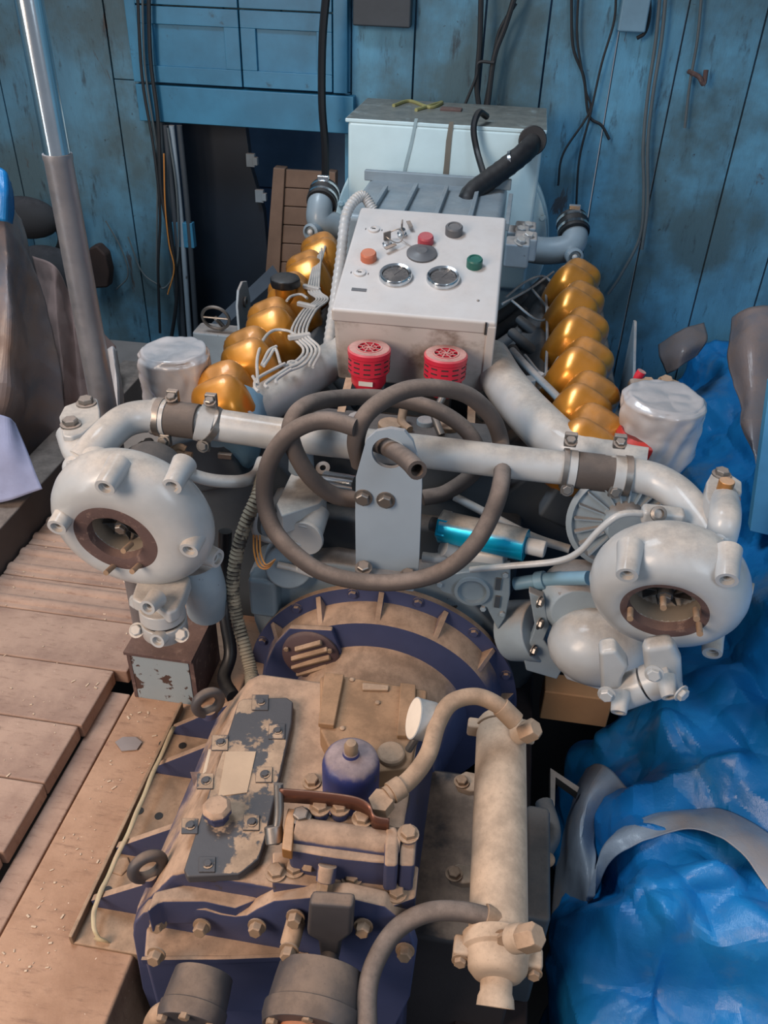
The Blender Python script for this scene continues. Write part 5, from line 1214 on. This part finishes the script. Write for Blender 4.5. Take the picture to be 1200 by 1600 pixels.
part('hose', tube(B(), [at(808, 1452, Z=.31), at(770, 1436, Z=.325), at(720, 1424, Z=.33), at(668, 1426, Z=.325), at(622, 1450, Z=.31), at(590, 1495, Z=.30), at(574, 1550, Z=.29), at(575, 1640, Z=.28)], .0125, seg=18, res=10), RUBBER, bh)
part('ferrule', tube(B(), [at(756, 1431, Z=.327), at(796, 1446, Z=.315)], .0155, seg=18, res=2), TANM, bh, bev=.001)
# cooler
oc_ = thing('oil_cooler', at(780, 1500, Z=.22), 'long cream cylindrical oil cooler lying along the right of the gearbox', 'cooler')
zc = .325; e0 = at(783, 1142, Z=zc); e1 = at(778, 1480, Z=zc-.03); dx = (e1-e0).normalized()
TAN2 = mat('dusty_cream_cooler', '#a8937f', .6, dust='#bca28b', lo=-.2, hi=.7, amt=.8, patch='#6b5a4e', plo=.70, phi=.74, psc=40, bump=.15)
part('shell', lathe(B(), [(.0385, -.0), (.0385, (e1-e0).length)], e0, dx, 48), TAN2, oc_, bev=.003)
part('rear_cap', lathe(B(), [(.02, -.022), (.034, -.018), (.040, -.008), (.041, 0)], e0, dx, 40), TAN2, oc_)
ear = fr(dx, (1, 0, 0))
for s in (-1, 1):
    part('ear', box(B(), e0+V((s*.042, 0, .0)), (.022, .02, .025)), TAN2, oc_, bev=.004)
    part('ear', box(B(), e1+V((s*.044, -.008, -.006)), (.024, .026, .030)), TAN2, oc_, bev=.004); bolt(oc_, e1+V((s*.046, -.022, -.004)), (0, -1, .2), .008, TANM)
part('front_cap', lathe(B(), [(.046, -.012), (.046, .006), (.040, .010), (.037, .028), (.030, .036), (.020, .038)], e1, dx, 40), TAN2, oc_, bev=.001)
bolt(oc_, e1+V((.002, -.008, .040)), (0, -1, .6), .008, TANM)
part('spout', lathe(B(), [(.020, .03), (.020, .050), (.0225, .056), (.0235, .066), (.021, .066), (.019, .040), (0, .040)], e1, dx+V((0, 0, -.35)), 36, closed=False), TAN2, oc_, smooth=50)
for (x, y), (hx, hy) in (((824, 1142), (806, 1128)), ((822, 1464), (800, 1450))):
    base = at(hx+4, hy+8, Z=.37); p = at(x, y, Z=.37)
    part('banjo_ring', lathe(B(), [(.017, -.012), (.017, .012)], at(hx+10, hy+16, Z=.365), (.5, -.25, .8), 24), TAN2, oc_, bev=.003)
    part('banjo_head', lathe(B(), [(.0165, 0), (.0165, .022), (.013, .026)], at(x-6, y+4, Z=.375), (.6, -.1, .7), 6), TANM, oc_, bev=.001)
for x, y in ((724, 1222), (712, 1366)):
    q = at(x+18, y-6, Z=.26); part('bracket_lug', zp([(x-14, y-8), (x+4, y-18), (x+40, y-10), (x+38, y+12), (x+10, y+14), (x-8, y+8)], .265, .014), TAN2, oc_, bev=.003); bolt(oc_, at(x-3, y, Z=.266), (0, 0, 1), .009, TANM)
# lower side castings to the right of the cooler
bm = B(); box(bm, (.155, .80, .02), (.04, .20, .26)); part('side_case', bm, DARK, gb, bev=.008)
part('side_tube', tube(B(), [at(850, 1255, Z=.10), at(862, 1300, Z=.10), at(850, 1330, Z=.08)], .016, seg=14), DARK, gb); part('side_knob', ball(B(), at(856, 1343, Z=.10), .012), TANM, gb)
solo('angle_bar', prism(B(), [at(860, 1200, Z=-.05), at(905, 1230, Z=-.05), at(902, 1238, Z=-.05), at(868, 1214, Z=-.05), at(866, 1290, Z=-.05), at(860, 1290, Z=-.05)], (0, 0, -.02)), STEEL, 'dull angle bar in the shadow between cooler and tarpaulin', 'bar')
# front covers
ft = part('front_flange', yp([(207, 1462), (209, 1443), (223, 1427), (245, 1420), (267, 1418), (320, 1422), (345, 1429), (367, 1432), (385, 1430), (400, 1421), (427, 1408), (487, 1402), (540, 1402), (600, 1416), (636, 1445), (650, 1490), (640, 1560), (600, 1640), (260, 1640), (222, 1545)], .575, .022), NAVY, gb, bev=.003)
part('front_ridge', zp([(228, 1425), (250, 1408), (320, 1408), (367, 1418), (400, 1405), (440, 1385), (440, 1374), (300, 1378), (240, 1392)], .268, .06), NAVY, gb, bev=.006)
part('front_case', zp([(224, 1497), (350, 1497), (480, 1492), (480, 1448), (400, 1440), (228, 1445)], .185, .16), NAVY, gb, bev=.006)
part('front_lip', zp([(220, 1500), (350, 1499), (482, 1494), (482, 1488), (350, 1493), (222, 1494)], .187, .012), NAVY, gb, bev=.001)
for x, y, yy in ((248, 1440, .568), (316, 1446, .568), (402, 1446, .568), (462, 1432, .568), (568, 1446, .568), (633, 1484, .568), (245, 1490, .52), (452, 1484, .52)): bolt(gb, at(x, y, Y=yy), (0, -1, .25), .0095, TANM, h=.012)
part('pipe_boss', tube(B(), [at(463, 1437, Y=.57), at(452, 1478, Y=.545)], .013, seg=16, res=2), TANM, gb, bev=.002)
GREYC = mat('oily_grey_casting', '#413e40', .5, dust='#86705f', lo=.45, hi=1.05, amt=.7, bump=.25)
dc = part('centre_bracket', yp([(482, 1412), (552, 1417), (549, 1462), (534, 1474), (528, 1505), (500, 1503), (496, 1472), (478, 1462)], .545, .02), GREYC, gb, bev=.006)
part('rounded_tip', ball(B(), at(514, 1502, Y=.54), .0135, (1, 1, 1.3)), GREYC, dc)
def collar(px, py, Y, R, L, sm, shr, nm):
    c = at(px, py, Y=Y); c = c-V((0, 0, R))
    o = part(nm, lathe(B(), [(R*.92, -.015), (R*.95, 0), (R*.99, L*.55), (R*1.04, L*.56), (R*1.04, L*.8), (R*.98, L), (R*.6, L)], c, (0, -1, -.12), 48), GREYC, gb, bev=.001)
    if sm: part('output_shaft', lathe(B(), [(shr, L*.6), (shr, L+.10)], c, (0, -1, -.12), 36), sm, gb, label='bare orange-brown output shaft')
    for a in (150, 90, 30):
        a = math.radians(a); bolt(gb, c+V((R*.85*math.cos(a), -L-.002, R*.85*math.sin(a)-L*.12)), (0, -1, -.1), .007, TANM, washer=False)
collar(498, 1500, .50, .060, .055, COPPER, .040, 'output_collar')
collar(308, 1516, .49, .042, .045, None, 0, 'shaft_cover')
part('drain_pipe', tube(B(), [at(232, 1640, Y=.47), at(245, 1590, Y=.47), at(280, 1580, Y=.48), at(330, 1600, Y=.48)], .014, seg=14), TANM, gb)
# lifting eyes
for x, y, z in ((327, 1112, .26), (234, 1368, .22)):
    c = at(x, y, Z=z)+V((0, 0, .022)); rot = V((.75, .6, 0)).normalized()
    part('lifting_eye', tube(B(), [c+rot*.021*math.cos(a)+V((0, 0, 1))*.023*math.sin(a) for a in [i*PI/6 for i in range(12)]], .0085, seg=14, res=4, closed=True), GREYC, gb)
    part('eye_base', lathe(B(), [(.014, -.03), (.012, -.018)], c, (0, 0, 1), 16), NAVYW, gb)
